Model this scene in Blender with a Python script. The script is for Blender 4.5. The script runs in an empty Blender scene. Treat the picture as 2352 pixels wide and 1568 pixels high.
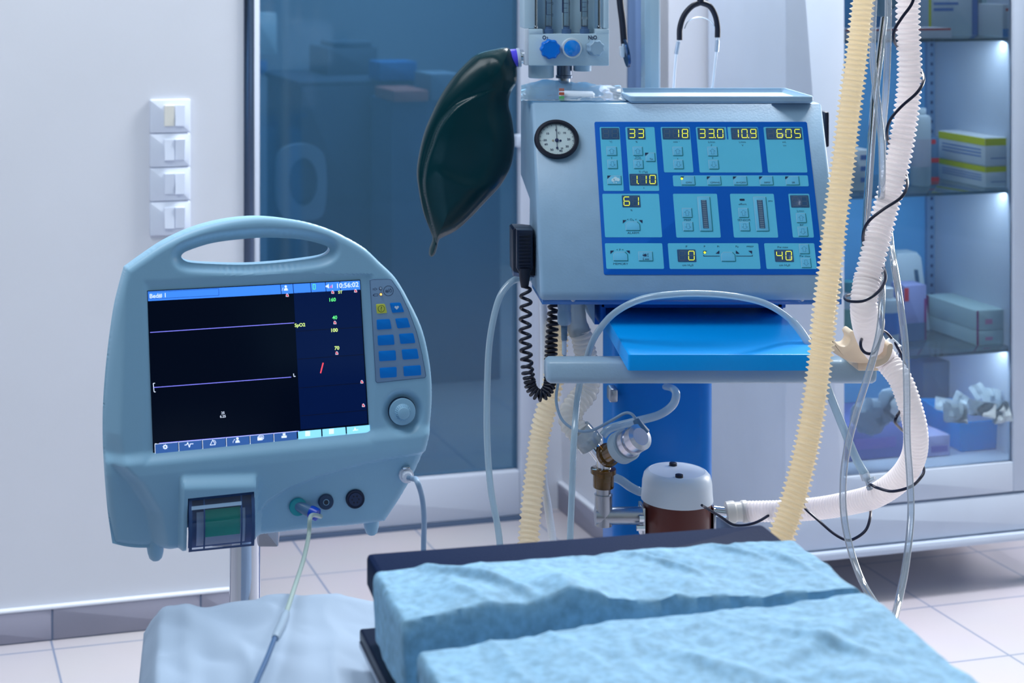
import bpy, bmesh, math, random
import numpy as np
from mathutils import Vector, Matrix, noise
random.seed(7)
SC = bpy.context.scene
COL = SC.collection
F, CX, CY, CH = 3870.0, 770.0, -100.0, 1.6      # focal length (px), principal point (px), camera height (m)

# ------------------------------------------------------------------ camera, world, lights, exposure
cam = bpy.data.cameras.new('camera'); camo = bpy.data.objects.new('camera', cam); COL.objects.link(camo)
camo.location = (0, 0, CH); camo.rotation_euler = (math.pi/2, 0, 0)
cam.sensor_width = 36; cam.lens = F/2352*36
cam.shift_x = (1176-CX)/2352; cam.shift_y = -(784-CY)/2352
cam.clip_start = 0.05; cam.clip_end = 60
cam.dof.use_dof = True; cam.dof.focus_distance = 2.68; cam.dof.aperture_fstop = 5.6
SC.camera = camo
SC.view_settings.view_transform = 'Standard'; SC.view_settings.look = 'None'
SC.view_settings.gamma = 1; SC.view_settings.use_curve_mapping = False
SC.view_settings.exposure = 0.12
try: SC.cycles.use_denoising = True
except Exception: pass
SC.cycles.max_bounces = 10; SC.cycles.transparent_max_bounces = 24

def lin(c):
    return tuple((v/255/12.92 if v/255 <= .04045 else ((v/255+.055)/1.055)**2.4) for v in c)

world = bpy.data.worlds.new('room_light'); SC.world = world; world.use_nodes = True
wn = world.node_tree; wn.nodes.clear()
wo = wn.nodes.new('ShaderNodeOutputWorld'); wb = wn.nodes.new('ShaderNodeBackground')
wb.inputs[0].default_value = (.68, .87, 1.0, 1); wb.inputs[1].default_value = .62
wt = wn.nodes.new('ShaderNodeTexCoord'); wx = wn.nodes.new('ShaderNodeSeparateXYZ'); wn.links.new(wt.outputs['Generated'], wx.inputs[0])
wnz = wn.nodes.new('ShaderNodeTexNoise'); wnz.inputs['Scale'].default_value = 2.6; wnz.inputs['Detail'].default_value = 1; wn.links.new(wt.outputs['Generated'], wnz.inputs['Vector'])
def wmath(op, a, b):
    n = wn.nodes.new('ShaderNodeMath'); n.operation = op
    for i, q in enumerate((a, b)):
        if isinstance(q, (int, float)): n.inputs[i].default_value = q
        else: wn.links.new(q, n.inputs[i])
    return n.outputs[0]
_w = wmath('ADD', wmath('MULTIPLY', wx.outputs[0], .16), wmath('MULTIPLY', wx.outputs[1], .18))   # a little brighter to the right and ahead
_w = wmath('ADD', _w, wmath('MULTIPLY', wx.outputs[2], .22))
_w = wmath('ADD', _w, wmath('MULTIPLY', wmath('SUBTRACT', wnz.outputs['Fac'], .5), 1.5))
wn.links.new(wmath('MAXIMUM', wmath('ADD', _w, .28), .03), wb.inputs[1])
wn.links.new(wb.outputs[0], wo.inputs[0])

def area(name, loc, target, sx, sy, power, col):
    l = bpy.data.lights.new(name, 'AREA'); l.shape = 'RECTANGLE'; l.size = sx; l.size_y = sy
    l.energy = power; l.color = col
    o = bpy.data.objects.new(name, l); COL.objects.link(o); o.location = loc
    o.rotation_euler = (Vector(target)-Vector(loc)).to_track_quat('-Z', 'Y').to_euler()
    return o
area('ceiling_lamp', (1.30, 4.15, 2.92), (1.1, 3.0, 0), 1.5, .45, 128, (.95, .98, 1.0))
area('ceiling_lamp', (-.9, 2.3, 2.95), (-.6, 3.0, 0), 1.6, .8, 34, (.90, .95, 1.0))
area('far_room_fill_light', (0.6, 6.6, 2.9), (0.6, 6.6, 0), 1.6, 1.2, 50, (.8, .92, 1.0))  # unseen fill light added to brighten the room behind the glass
area('window_light', (3.5, 4.75, 1.7), (.9, 2.4, .6), 1.3, 1.5, 62, (1.0, .95, .94))
for _z in (2.05, 1.378, .989, .583):   # added fill lights under top and shelves, to brighten the cabinet interior
    _o = area('cabinet_fill_light', (1.49, 4.30, _z), (1.44, 4.56, _z-.45), .54, .02, .75, (.86, .95, 1.0)); _o.rotation_euler = (math.radians(12), 0, math.radians(15))

# ------------------------------------------------------------------ materials
MC = {}
def mat(name, col, rough=.5, metal=0, bump=0, bscale=200, var=0, vscale=8, emit=None, es=1, trans=0, alpha=1, ior=1.45, sss=0, transl=0, coat=0, spec=.5):
    if name in MC: return MC[name]
    m = bpy.data.materials.new(name); m.use_nodes = True; nt = m.node_tree; N = nt.nodes; L = nt.links
    b = N['Principled BSDF']; c = lin(col)
    b.inputs['Base Color'].default_value = (*c, 1); b.inputs['Roughness'].default_value = rough
    b.inputs['Metallic'].default_value = metal; b.inputs['IOR'].default_value = ior
    b.inputs['Transmission Weight'].default_value = trans; b.inputs['Alpha'].default_value = alpha
    b.inputs['Coat Weight'].default_value = coat; b.inputs['Specular IOR Level'].default_value = spec
    if sss:
        b.inputs['Subsurface Weight'].default_value = sss; b.inputs['Subsurface Scale'].default_value = .02
        b.inputs['Subsurface Radius'].default_value = (1, .8, .6)
    if emit:
        b.inputs['Emission Color'].default_value = (*lin(emit), 1); b.inputs['Emission Strength'].default_value = es
    tc = N.new('ShaderNodeTexCoord')
    if var:
        n = N.new('ShaderNodeTexNoise'); n.inputs['Scale'].default_value = vscale; n.inputs['Detail'].default_value = 4
        L.new(tc.outputs['Object'], n.inputs['Vector'])
        mx = N.new('ShaderNodeMix'); mx.data_type = 'RGBA'
        mx.inputs[6].default_value = (*[v*(1-var) for v in c], 1); mx.inputs[7].default_value = (*[min(1, v*(1+var)) for v in c], 1)
        mr = N.new('ShaderNodeMapRange'); mr.inputs[1].default_value = .34; mr.inputs[2].default_value = .66; L.new(n.outputs['Fac'], mr.inputs[0]); L.new(mr.outputs[0], mx.inputs[0]); L.new(mx.outputs[2], b.inputs['Base Color'])
    if bump:
        n2 = N.new('ShaderNodeTexNoise'); n2.inputs['Scale'].default_value = bscale; n2.inputs['Detail'].default_value = 3
        L.new(tc.outputs['Object'], n2.inputs['Vector'])
        bp = N.new('ShaderNodeBump'); bp.inputs['Strength'].default_value = bump; bp.inputs['Distance'].default_value = .001
        L.new(n2.outputs['Fac'], bp.inputs['Height']); L.new(bp.outputs[0], b.inputs['Normal'])
    if transl:
        t = N.new('ShaderNodeBsdfTranslucent'); t.inputs[0].default_value = (*c, 1)
        ms = N.new('ShaderNodeMixShader'); ms.inputs[0].default_value = transl
        out = N['Material Output']; L.new(b.outputs[0], ms.inputs[1]); L.new(t.outputs[0], ms.inputs[2]); L.new(ms.outputs[0], out.inputs[0])
    MC[name] = m; return m

def glassmat(name, tint, gloss=.08, diff=0, dcol=(255, 255, 255), rough=.03):
    if name in MC: return MC[name]
    m = bpy.data.materials.new(name); m.use_nodes = True; nt = m.node_tree; N = nt.nodes; L = nt.links; N.clear()
    out = N.new('ShaderNodeOutputMaterial'); tr = N.new('ShaderNodeBsdfTransparent'); tr.inputs[0].default_value = (*lin(tint), 1)
    gl = N.new('ShaderNodeBsdfGlossy'); gl.inputs['Roughness'].default_value = rough
    fr = N.new('ShaderNodeFresnel'); fr.inputs[0].default_value = 1.45
    mu = N.new('ShaderNodeMath'); mu.operation = 'MULTIPLY'; mu.inputs[1].default_value = gloss/.04; mu.use_clamp = True
    L.new(fr.outputs[0], mu.inputs[0])
    m1 = N.new('ShaderNodeMixShader'); L.new(mu.outputs[0], m1.inputs[0]); L.new(tr.outputs[0], m1.inputs[1]); L.new(gl.outputs[0], m1.inputs[2])
    last = m1
    if diff:
        df = N.new('ShaderNodeBsdfDiffuse'); df.inputs[0].default_value = (*lin(dcol), 1)
        tl = N.new('ShaderNodeBsdfTranslucent'); tl.inputs[0].default_value = (*lin(dcol), 1)
        m3 = N.new('ShaderNodeMixShader'); L.new(df.outputs[0], m3.inputs[1]); L.new(tl.outputs[0], m3.inputs[2])
        m2 = N.new('ShaderNodeMixShader'); m2.inputs[0].default_value = diff
        L.new(m1.outputs[0], m2.inputs[1]); L.new(m3.outputs[0], m2.inputs[2]); last = m2
    L.new(last.outputs[0], out.inputs[0]); MC[name] = m; return m

# ------------------------------------------------------------------ geometry helpers
def P(px, py, d): return Vector(((px-CX)/F*d, d, CH-(py-CY)/F*d))
class Fr:
    def __init__(s, O, ux, uv, n=None):
        s.O = Vector(O); s.ux = Vector(ux).normalized(); s.uv = Vector(uv).normalized()
        s.n = Vector(n).normalized() if n else s.ux.cross(s.uv).normalized()
    def w(s, u, v, w=0): return s.O+s.ux*u+s.uv*v+s.n*w
    def px(s, x, y, w=0):
        D = Vector(((x-CX)/F, 1, -(y-CY)/F)); C = Vector((0, 0, CH)); O = s.O+s.n*w
        t = (O-C).dot(s.n)/D.dot(s.n); q = C+D*t-O
        return (q.dot(s.ux), q.dot(s.uv))
    def poly(s, pts, w=0): return [s.px(x, y, w) for x, y in pts]
def HF(d): return Fr((0, d, 0), (1, 0, 0), (0, 0, 1), (0, -1, 0))
TH = math.radians(15)
def WB(b): return Fr((-math.sin(TH)*b, math.cos(TH)*b, 0), (math.cos(TH), math.sin(TH), 0), (0, 0, 1))

def rr(u0, u1, v0, v1, r=0, n=3):
    if u1 < u0: u0, u1 = u1, u0
    if v1 < v0: v0, v1 = v1, v0
    r = min(r, (u1-u0)/2*.99, (v1-v0)/2*.99)
    if r <= 0: return [(u0, v0), (u1, v0), (u1, v1), (u0, v1)]
    o = []
    for cx, cy, a0 in ((u1-r, v0+r, -90), (u1-r, v1-r, 0), (u0+r, v1-r, 90), (u0+r, v0+r, 180)):
        for i in range(n+1):
            a = math.radians(a0+90*i/n); o.append((cx+r*math.cos(a), cy+r*math.sin(a)))
    return o
def circ(cu, cv, r, n=28, ry=None): return [(cu+r*math.cos(2*math.pi*i/n), cv+(ry or r)*math.sin(2*math.pi*i/n)) for i in range(n)]
def area2(p): return sum(p[i][0]*p[(i+1) % len(p)][1]-p[(i+1) % len(p)][0]*p[i][1] for i in range(len(p)))
def inset(p, d):
    n = len(p); o = []
    for i in range(n):
        a, b, c = Vector(p[i-1]), Vector(p[i]), Vector(p[(i+1) % n])
        e1 = (b-a); e2 = (c-b)
        if e1.length < 1e-9 or e2.length < 1e-9: o.append(tuple(b)); continue
        n1 = Vector((-e1.y, e1.x)).normalized(); n2 = Vector((-e2.y, e2.x)).normalized()
        m = (n1+n2)
        if m.length < .2: o.append(tuple(b+n1*d)); continue
        m.normalize(); k = d/max(.4, m.dot(n1)); o.append(tuple(b+m*k))
    return o
def smooth2(pts, n=6, closed=True):
    """Catmull-Rom through 2D/3D points"""
    V = [Vector(p) for p in pts]; N = len(V); o = []
    rng = range(N) if closed else range(N-1)
    for i in rng:
        if closed: a, b, c, d = V[i-1], V[i], V[(i+1) % N], V[(i+2) % N]
        else: a, b, c, d = V[max(i-1, 0)], V[i], V[i+1], V[min(i+2, N-1)]
        for k in range(n):
            t = k/n; t2 = t*t; t3 = t2*t
            o.append(.5*((2*b)+(c-a)*t+(2*a-5*b+4*c-d)*t2+(3*b-a-3*c+d)*t3))
    if not closed: o.append(V[-1].copy())
    return o

class MB:
    def __init__(s): s.v = []; s.f = []; s.m = []; s.ms = []; s.cur = 0
    def mat(s, m):
        if m not in s.ms: s.ms.append(m)
        s.cur = s.ms.index(m); return s
    def face(s, idx): s.f.append(tuple(idx)); s.m.append(s.cur)
    def ring(s, pts):
        k = len(s.v); s.v.extend(Vector(p) for p in pts); return list(range(k, k+len(pts)))
    def bridge(s, a, b, close=True):
        n = len(a)
        for i in range(n if close else n-1):
            j = (i+1) % n; s.face((a[i], a[j], b[j], b[i]))
    def prism(s, fr, uv, w0, w1, bev=0, back=True):
        uv = [tuple(p) for p in uv]
        if area2(uv) < 0: uv = uv[::-1]
        r0 = s.ring([fr.w(u, v, w0) for u, v in uv])
        if bev:
            r1 = s.ring([fr.w(u, v, w1-bev) for u, v in uv]); s.bridge(r0, r1)
            mid = inset(uv, bev*.3); rm = s.ring([fr.w(u, v, w1-bev*.3) for u, v in mid]); s.bridge(r1, rm)
            top = inset(uv, bev); r2 = s.ring([fr.w(u, v, w1) for u, v in top]); s.bridge(rm, r2); s.face(r2)
        else:
            r1 = s.ring([fr.w(u, v, w1) for u, v in uv]); s.bridge(r0, r1); s.face(r1)
        if back: s.face(r0[::-1])
        return s
    def box(s, fr, u0, u1, v0, v1, w0, w1, bev=0, r=None):
        return s.prism(fr, rr(u0, u1, v0, v1, bev if r is None else r), w0, w1, bev)
    def flat(s, fr, uv, w):
        uv = [tuple(p) for p in uv]
        if area2(uv) < 0: uv = uv[::-1]
        s.face(s.ring([fr.w(u, v, w) for u, v in uv])); return s
    def line(s, fr, a, b, th, w):
        a = Vector(a); b = Vector(b); d = (b-a)
        if d.length < 1e-9: return s
        d.normalize(); n = Vector((-d.y, d.x))*th/2
        return s.flat(fr, [a-n, b-n, b+n, a+n], w)
    def loop(s, fr, pts, th, w, closed=True):
        n = len(pts)
        for i in range(n if closed else n-1): s.line(fr, pts[i], pts[(i+1) % n], th, w)
        return s
    def tube(s, pts, r, n=12, cap=True, flat=1):
        pts = [Vector(p) for p in pts]; N = len(pts); rs = r if isinstance(r, (list, tuple)) else [r]*N
        t0 = (pts[1]-pts[0]).normalized(); up = Vector((0, 1, 0)) if abs(t0.y) < .9 else Vector((0, 0, 1))
        x = up.cross(t0).normalized(); rings = []
        for i in range(N):
            t = (pts[min(i+1, N-1)]-pts[max(i-1, 0)])
            if t.length < 1e-9: t = t0
            t.normalize(); x = (x-t*x.dot(t)).normalized(); y = t.cross(x)
            rings.append(s.ring([pts[i]+(x*math.cos(2*math.pi*k/n)+y*math.sin(2*math.pi*k/n)*flat)*rs[i] for k in range(n)]))
            if i: s.bridge(rings[-2], rings[-1])
        if cap: s.face(rings[0][::-1]); s.face(rings[-1])
        return s
    def lathe(s, c, axis, prof, n=32):
        """prof = [(radius, height)] along axis from c"""
        ax = Vector(axis).normalized(); up = Vector((0, 0, 1)) if abs(ax.z) < .9 else Vector((0, 1, 0))
        x = up.cross(ax).normalized(); y = ax.cross(x); c = Vector(c); prev = None
        for i, (r, h) in enumerate(prof):
            R = s.ring([c+ax*h+(x*math.cos(2*math.pi*k/n)+y*math.sin(2*math.pi*k/n))*max(r, 1e-5) for k in range(n)])
            if prev: s.bridge(prev, R)
            else: s.face(R[::-1])
            prev = R
        s.face(prev); return s
    def grid(s, g, flip=False):
        R = [s.ring(row) for row in g]
        for a, b in zip(R, R[1:]):
            for i in range(len(a)-1):
                q = (a[i], a[i+1], b[i+1], b[i]); s.face(q[::-1] if flip else q)
        return R
TXT = {}
def text(mb, fr, st, u, v, size, w, align='C', sx=1.0, bold=0):
    key = (st, bold)
    if key not in TXT:
        c = bpy.data.curves.new('t', 'FONT'); c.body = st; c.size = 1; c.resolution_u = 3; c.offset = bold
        c.fill_mode = 'FRONT'
        o = bpy.data.objects.new('t', c); me = bpy.data.meshes.new_from_object(o)
        TXT[key] = ([tuple(q.co) for q in me.vertices], [tuple(p.vertices) for p in me.polygons])
        bpy.data.objects.remove(o); bpy.data.curves.remove(c); bpy.data.meshes.remove(me)
    V, Fc = TXT[key]
    if not V: return
    x0 = min(p[0] for p in V); x1 = max(p[0] for p in V); wd = (x1-x0)*size*sx
    off = {'C': -wd/2, 'L': 0, 'R': -wd}[align]
    k = len(mb.v)
    mb.v.extend(fr.w(u+off+(p[0]-x0)*size*sx, v-.35*size+p[1]*size, w) for p in V)
    for f in Fc: mb.f.append(tuple(i+k for i in f)); mb.m.append(mb.cur)

WL = {}
def root(name, label, cat, loc=(0, 0, 0), group=None, kind=None):
    o = bpy.data.objects.new(name, None); COL.objects.link(o); o.location = loc; o.empty_display_size = .05
    o['label'] = label; o['category'] = cat
    if group: o['group'] = group
    if kind: o['kind'] = kind
    WL[o] = Vector(loc); return o
def part(name, mb, parent=None, m=None, sharp=35, label=None, loc=None):
    L = WL[parent] if parent else Vector(loc or (0, 0, 0))
    me = bpy.data.meshes.new(name); me.from_pydata([tuple(v-L) for v in mb.v], [], mb.f)
    ms = mb.ms or [m]
    for q in ms: me.materials.append(q)
    if mb.ms: me.polygons.foreach_set('material_index', mb.m)
    me.update()
    bm = bmesh.new(); bm.from_mesh(me); bmesh.ops.recalc_face_normals(bm, faces=bm.faces) if len(bm.faces) < 30000 else None
    bm.to_mesh(me); bm.free()
    me.shade_smooth(); me.set_sharp_from_angle(angle=math.radians(sharp))
    o = bpy.data.objects.new(name, me); COL.objects.link(o)
    if parent: o.parent = parent
    else: o.location = L
    WL[o] = L
    if label: o['label'] = label
    return o
def solo(name, mb, m, label, cat, group=None, kind=None, sharp=35):
    c = sum(mb.v, Vector())/len(mb.v); z = min(v.z for v in mb.v); L = Vector((c.x, c.y, z))
    o = part(name, mb, None, m, sharp, loc=L)
    if label: o['label'] = label
    if cat: o['category'] = cat
    if group: o['group'] = group
    if kind: o['kind'] = kind
    return o
def struct(name, mb, m, label=None):
    o = part(name, mb, None, m); o['kind'] = 'structure'
    if label: o['label'] = label
    return o
def path(pts, n=10, closed=False):
    """pts: (px, py, d) or Vector"""
    V = [P(*p) if not isinstance(p, Vector) else p for p in pts]
    return smooth2(V, n, closed)
def resample(pts, step):
    o = [pts[0].copy()]; acc = 0
    for a, b in zip(pts, pts[1:]):
        L = (b-a).length
        if L < 1e-9: continue
        while acc+L >= step:
            t = (step-acc)/L; a = a.lerp(b, t); o.append(a.copy()); L = (b-a).length; acc = 0
            if L < 1e-9: break
        acc += L
    return o
def hosepts(pts3, rads, step):
    """resample path with interpolated radius (control radii at the control points, metres)"""
    V = [P(*p) for p in pts3]; sm = smooth2(V, 16, False)
    L = [0]
    for a, b in zip(sm, sm[1:]): L.append(L[-1]+(b-a).length)
    cl = [L[min(i*16, len(L)-1)] for i in range(len(V))]
    r = resample(sm, step); out = []
    for i, p in enumerate(r):
        s_ = i*step; j = 0
        while j < len(cl)-2 and cl[j+1] < s_: j += 1
        t = max(0, min(1, (s_-cl[j])/max(1e-9, cl[j+1]-cl[j]))); out.append(rads[j]*(1-t)+rads[j+1]*t)
    return r, out
def corrugated(pts3, rpx, pitch, depth=.2, k=6, n=28, sharpness=.6):
    rads = [rp*p[2]/F for rp, p in zip(rpx, pts3)]
    pts, rr_ = hosepts(pts3, rads, pitch/k); o = []
    for i, r in enumerate(rr_):
        ph = (i % k)/k; c = .5+.5*math.cos(2*math.pi*ph); o.append(r*(1-depth*(1-c**sharpness)))
    return MB().tube(pts, o, n), pts

# ------------------------------------------------------------------ shared materials
WALL = mat('painted_wall', (218, 221, 230), .8, bump=.15, bscale=120, var=.02, vscale=2)
WALLG = mat('grey_wall_panel', (158, 176, 203), .7, var=.02, vscale=2)
WHITE = mat('white_lacquer', (196, 208, 226), .35, var=.02)
CASE = mat('grey_blue_enamel', (138, 170, 198), .36, bump=.18, bscale=260, var=.03, vscale=30)
SHELL = mat('monitor_plastic', (146, 190, 219), .4, bump=.08, bscale=400)
BLUE = mat('blue_lacquer', (0, 154, 240), .36, bump=.2, bscale=220, spec=.25)
BLUED = mat('panel_blue', (0, 92, 190), .45, spec=.2)
CYAN = mat('panel_cyan', (92, 192, 226), .45, var=.02, spec=.25)
CHROME = mat('chrome', (205, 212, 222), .08, 1)
STEEL = mat('brushed_steel', (175, 180, 190), .28, 1, bump=.2, bscale=500)
BLACK = mat('black_rubber', (8, 16, 38), .45, bump=.1)
BLACKP = mat('black_plastic', (10, 20, 44), .35)
INK = mat('dark_ink', (14, 36, 80), .5)
WHITEINK = mat('screen_white', (235, 240, 255), .5, emit=(225, 235, 255), es=.75)

# ------------------------------------------------------------------ the setting
def apx(px, b): return WB(b).px(px, 700)[0]
def floor_mat():
    m = bpy.data.materials.new('floor_tile'); m.use_nodes = True; N = m.node_tree.nodes; L = m.node_tree.links
    b = N['Principled BSDF']; b.inputs['Roughness'].default_value = .32
    tc = N.new('ShaderNodeTexCoord'); mp = N.new('ShaderNodeMapping')
    mp.inputs['Rotation'].default_value = (0, 0, -TH); mp.inputs['Location'].default_value = (-.38+.002, -3.93+.002, 0)
    br = N.new('ShaderNodeTexBrick'); br.offset = 0; br.inputs['Scale'].default_value = 1
    br.inputs['Brick Width'].default_value = .352; br.inputs['Row Height'].default_value = .30
    br.inputs['Mortar Size'].default_value = .0032; br.inputs['Mortar Smooth'].default_value = .3
    br.inputs['Color1'].default_value = (*lin((192, 186, 193)), 1); br.inputs['Color2'].default_value = (*lin((188, 183, 192)), 1)
    br.inputs['Mortar'].default_value = (*lin((132, 142, 168)), 1)
    L.new(tc.outputs['Object'], mp.inputs[0]); L.new(mp.outputs[0], br.inputs['Vector'])
    n = N.new('ShaderNodeTexNoise'); n.inputs['Scale'].default_value = 3; L.new(tc.outputs['Object'], n.inputs['Vector'])
    mx = N.new('ShaderNodeMix'); mx.data_type = 'RGBA'; mx.blend_type = 'MULTIPLY'; mx.inputs[0].default_value = .12
    L.new(br.outputs['Color'], mx.inputs[6]); L.new(n.outputs['Color'], mx.inputs[7]); L.new(mx.outputs[2], b.inputs['Base Color'])
    return m
FZ = Fr((0, 0, 0), (1, 0, 0), (0, 1, 0))
struct('floor', MB().box(FZ, -3, 6, -.6, 10, -.05, 0), floor_mat())
W0 = WB(3.99)
struct('wall_left', MB().box(W0, -3.0, .84, 0, 3.0, -.14, 0), WALL)
BASEM = mat('baseboard_tile', (150, 150, 168), .4, var=.04, vscale=5)
mb = MB().mat(BASEM)
for k in range(-9, 2):
    a0 = .733+.352*(k-1)+.002; a1 = min(a0+.348, .838)
    if a0 < .83: mb.box(W0, a0, a1, .002, .073, .0, .011, .002)
mb.mat(mat('baseboard_bead', (225, 230, 242), .4)).box(W0, -3, .84, .073, .081, 0, .013, .003)
mb.mat(mat('tile_grout', (112, 130, 160), .7)).box(W0, -3, .838, 0, .07, 0, .008)
struct('baseboard_left', mb, None)
# metal edge strip of the wall, door, jamb
struct('trim_1', MB().box(W0, .84, .866, 0, 3, -.13, .006, .004), mat('corner_steel', (105, 120, 145), .22, .9))
WD = WB(4.49)
a582, a597, a1195, a1240, a1290 = apx(570, 4.49), apx(597, 4.49), apx(1195, 4.49), apx(1238, 4.49), apx(1290, 4.55)
door = MB().mat(mat('door_frame_white', (206, 214, 230), .4))
door.box(WD, a582, a597, .0, 2.6, -.05, .0, .004).box(WD, a1195, a1240, 0, 2.6, -.05, 0, .004)
zg = WD.px(1000, 1097)[1]
door.box(WD, a597, a1195, .012, zg, -.05, 0, .006)
door.mat(mat('door_seal', (90, 110, 140), .6)).box(WD, a582, a1240, .0, .012, -.04, .004)
dr = struct('door_1', door, None, 'white glazed sliding door')
hg = MB().box(WD, a1195-.02, a1195+.012, WD.px(1190, 336)[1], WD.px(1190, 308)[1], .0, .02, .004)
part('door_handle', hg, dr, WHITE)
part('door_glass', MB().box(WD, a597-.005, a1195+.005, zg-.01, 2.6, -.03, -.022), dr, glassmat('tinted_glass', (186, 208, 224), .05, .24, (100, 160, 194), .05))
struct('wall_back', MB().box(WB(4.55), a1240-.02, a1290+.02, 0, 3, -.1, 0), WALL)
# return wall: faces the door, then the wall behind the ventilator
WR = Fr(WB(4.55).w(a1290, 0), WB(0).n, (0, 0, 1), -WB(0).ux)   # u runs toward the camera
struct('wall_return', MB().box(WR, -.05, .445, 0, 3, -.12, 0), WALL)
mb = MB().mat(BASEM).box(WR, 0, .45, 0, .072, 0, .012, .002); mb.mat(MC['baseboard_bead']).box(WR, 0, .45, .072, .08, 0, .014, .002)
struct('baseboard_return', mb, None)
WN = WB(4.105)
struct('wall_right', MB().box(WN, a1290+.001, 3.02, 0, 3, -.11, 0), WALL)
struct('dark_band', MB().box(WN, apx(1442, 4.1), apx(1474, 4.1), 0, 3, .0, .008, .003), mat('dark_wall_band', (92, 118, 158), .5))  # dark blue-grey vertical band on the wall
struct('baseboard_right', MB().box(WN, a1290, 2.1, 0, .08, 0, .012, .002), BASEM)
# the room behind the glass door
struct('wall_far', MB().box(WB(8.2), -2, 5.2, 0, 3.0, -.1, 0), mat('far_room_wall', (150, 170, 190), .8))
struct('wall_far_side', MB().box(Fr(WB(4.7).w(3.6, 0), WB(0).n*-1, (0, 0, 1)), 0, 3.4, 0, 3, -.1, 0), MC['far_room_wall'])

def bbox(mb, b, p0, p1, py, zb, dep, bev=.004, w0=0):
    """box whose front face (at depth plane b) covers pixels p0..p1, top at row py, standing at height zb"""
    fr = WB(b); a0, a1 = apx(p0, b), apx(p1, b); zt = fr.px((p0+p1)/2, py)[1] if py is not None else w0
    return mb.box(fr, a0, a1, zb, zt, -dep, 0, bev)
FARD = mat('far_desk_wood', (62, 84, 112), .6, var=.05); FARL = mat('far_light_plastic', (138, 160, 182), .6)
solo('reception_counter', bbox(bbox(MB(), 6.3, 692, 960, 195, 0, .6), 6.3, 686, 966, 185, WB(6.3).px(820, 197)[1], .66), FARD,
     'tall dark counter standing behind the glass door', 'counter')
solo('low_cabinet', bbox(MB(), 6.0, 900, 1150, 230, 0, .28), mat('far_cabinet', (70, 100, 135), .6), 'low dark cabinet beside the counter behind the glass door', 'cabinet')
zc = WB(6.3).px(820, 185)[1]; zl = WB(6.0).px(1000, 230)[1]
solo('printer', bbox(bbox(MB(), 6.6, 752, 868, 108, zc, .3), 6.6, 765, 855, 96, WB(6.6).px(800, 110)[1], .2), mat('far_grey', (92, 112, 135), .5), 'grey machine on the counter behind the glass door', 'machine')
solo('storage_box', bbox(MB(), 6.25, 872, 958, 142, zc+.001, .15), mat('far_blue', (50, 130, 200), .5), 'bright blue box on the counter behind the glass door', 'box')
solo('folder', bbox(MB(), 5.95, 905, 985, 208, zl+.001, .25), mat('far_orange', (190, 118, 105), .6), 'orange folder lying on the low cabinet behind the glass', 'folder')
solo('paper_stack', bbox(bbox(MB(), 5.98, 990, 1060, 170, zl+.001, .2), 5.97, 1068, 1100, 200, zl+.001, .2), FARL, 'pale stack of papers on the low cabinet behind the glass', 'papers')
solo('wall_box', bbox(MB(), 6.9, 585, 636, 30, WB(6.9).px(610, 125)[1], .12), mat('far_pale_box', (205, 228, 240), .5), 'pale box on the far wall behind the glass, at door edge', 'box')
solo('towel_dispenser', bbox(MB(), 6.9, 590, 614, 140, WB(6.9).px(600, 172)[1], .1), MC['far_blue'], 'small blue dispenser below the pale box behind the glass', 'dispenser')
ch = root('office_chair', 'grey chair with oval opening in its back, behind the glass', 'chair', WB(5.6).w(apx(690, 5.6), 0))
fc = WB(5.6); L = lambda x, y: fc.px(x, y)
outl = smooth2([L(632, 400), L(640, 345), L(690, 328), L(735, 345), L(745, 400), L(742, 470), L(725, 500), L(655, 500), L(635, 470)], 5)
hol = [fc.px(q[0], q[1]) for q in circ(692, 415, 33, 30, 55)]
mb = MB()
outs = [min(outl, key=lambda p: abs(math.atan2(p[1]-L(692, 415)[1], p[0]-L(692, 415)[0])-math.atan2(h[1]-L(692, 415)[1], h[0]-L(692, 415)[0]))) for h in hol]
for w0, w1 in ((0, .03),):
    A = mb.ring([fc.w(p[0], p[1], w1) for p in outs]); B = mb.ring([fc.w(p[0], p[1], w1) for p in hol])
    C_ = mb.ring([fc.w(p[0], p[1], w0) for p in outs]); D_ = mb.ring([fc.w(p[0], p[1], w0) for p in hol])
    mb.bridge(A, B); mb.bridge(C_, D_); mb.bridge(A, C_); mb.bridge(B, D_)
part('backrest', mb, ch, FARL)
part('backrest_pad', MB().prism(fc, hol, -.02, 0), ch, mat('far_pad', (90, 115, 140), .7))
sx = apx(690, 5.6); mb = MB().box(fc, sx-.22, sx+.22, .43, .49, .02, .45, .02); part('seat', mb, ch, MC['far_pad'])
mb = MB().tube([fc.w(sx, .43, .22), fc.w(sx, .06, .22)], .025).box(fc, sx-.25, sx+.25, 0, .05, .19, .25, .01).box(fc, sx-.03, sx+.03, 0, .05, -.03, .47, .01)
mb.tube([fc.w(sx, .45, .05), fc.w(sx, .75, 0)], .02)
part('base', mb, ch, MC['far_grey'])

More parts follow.
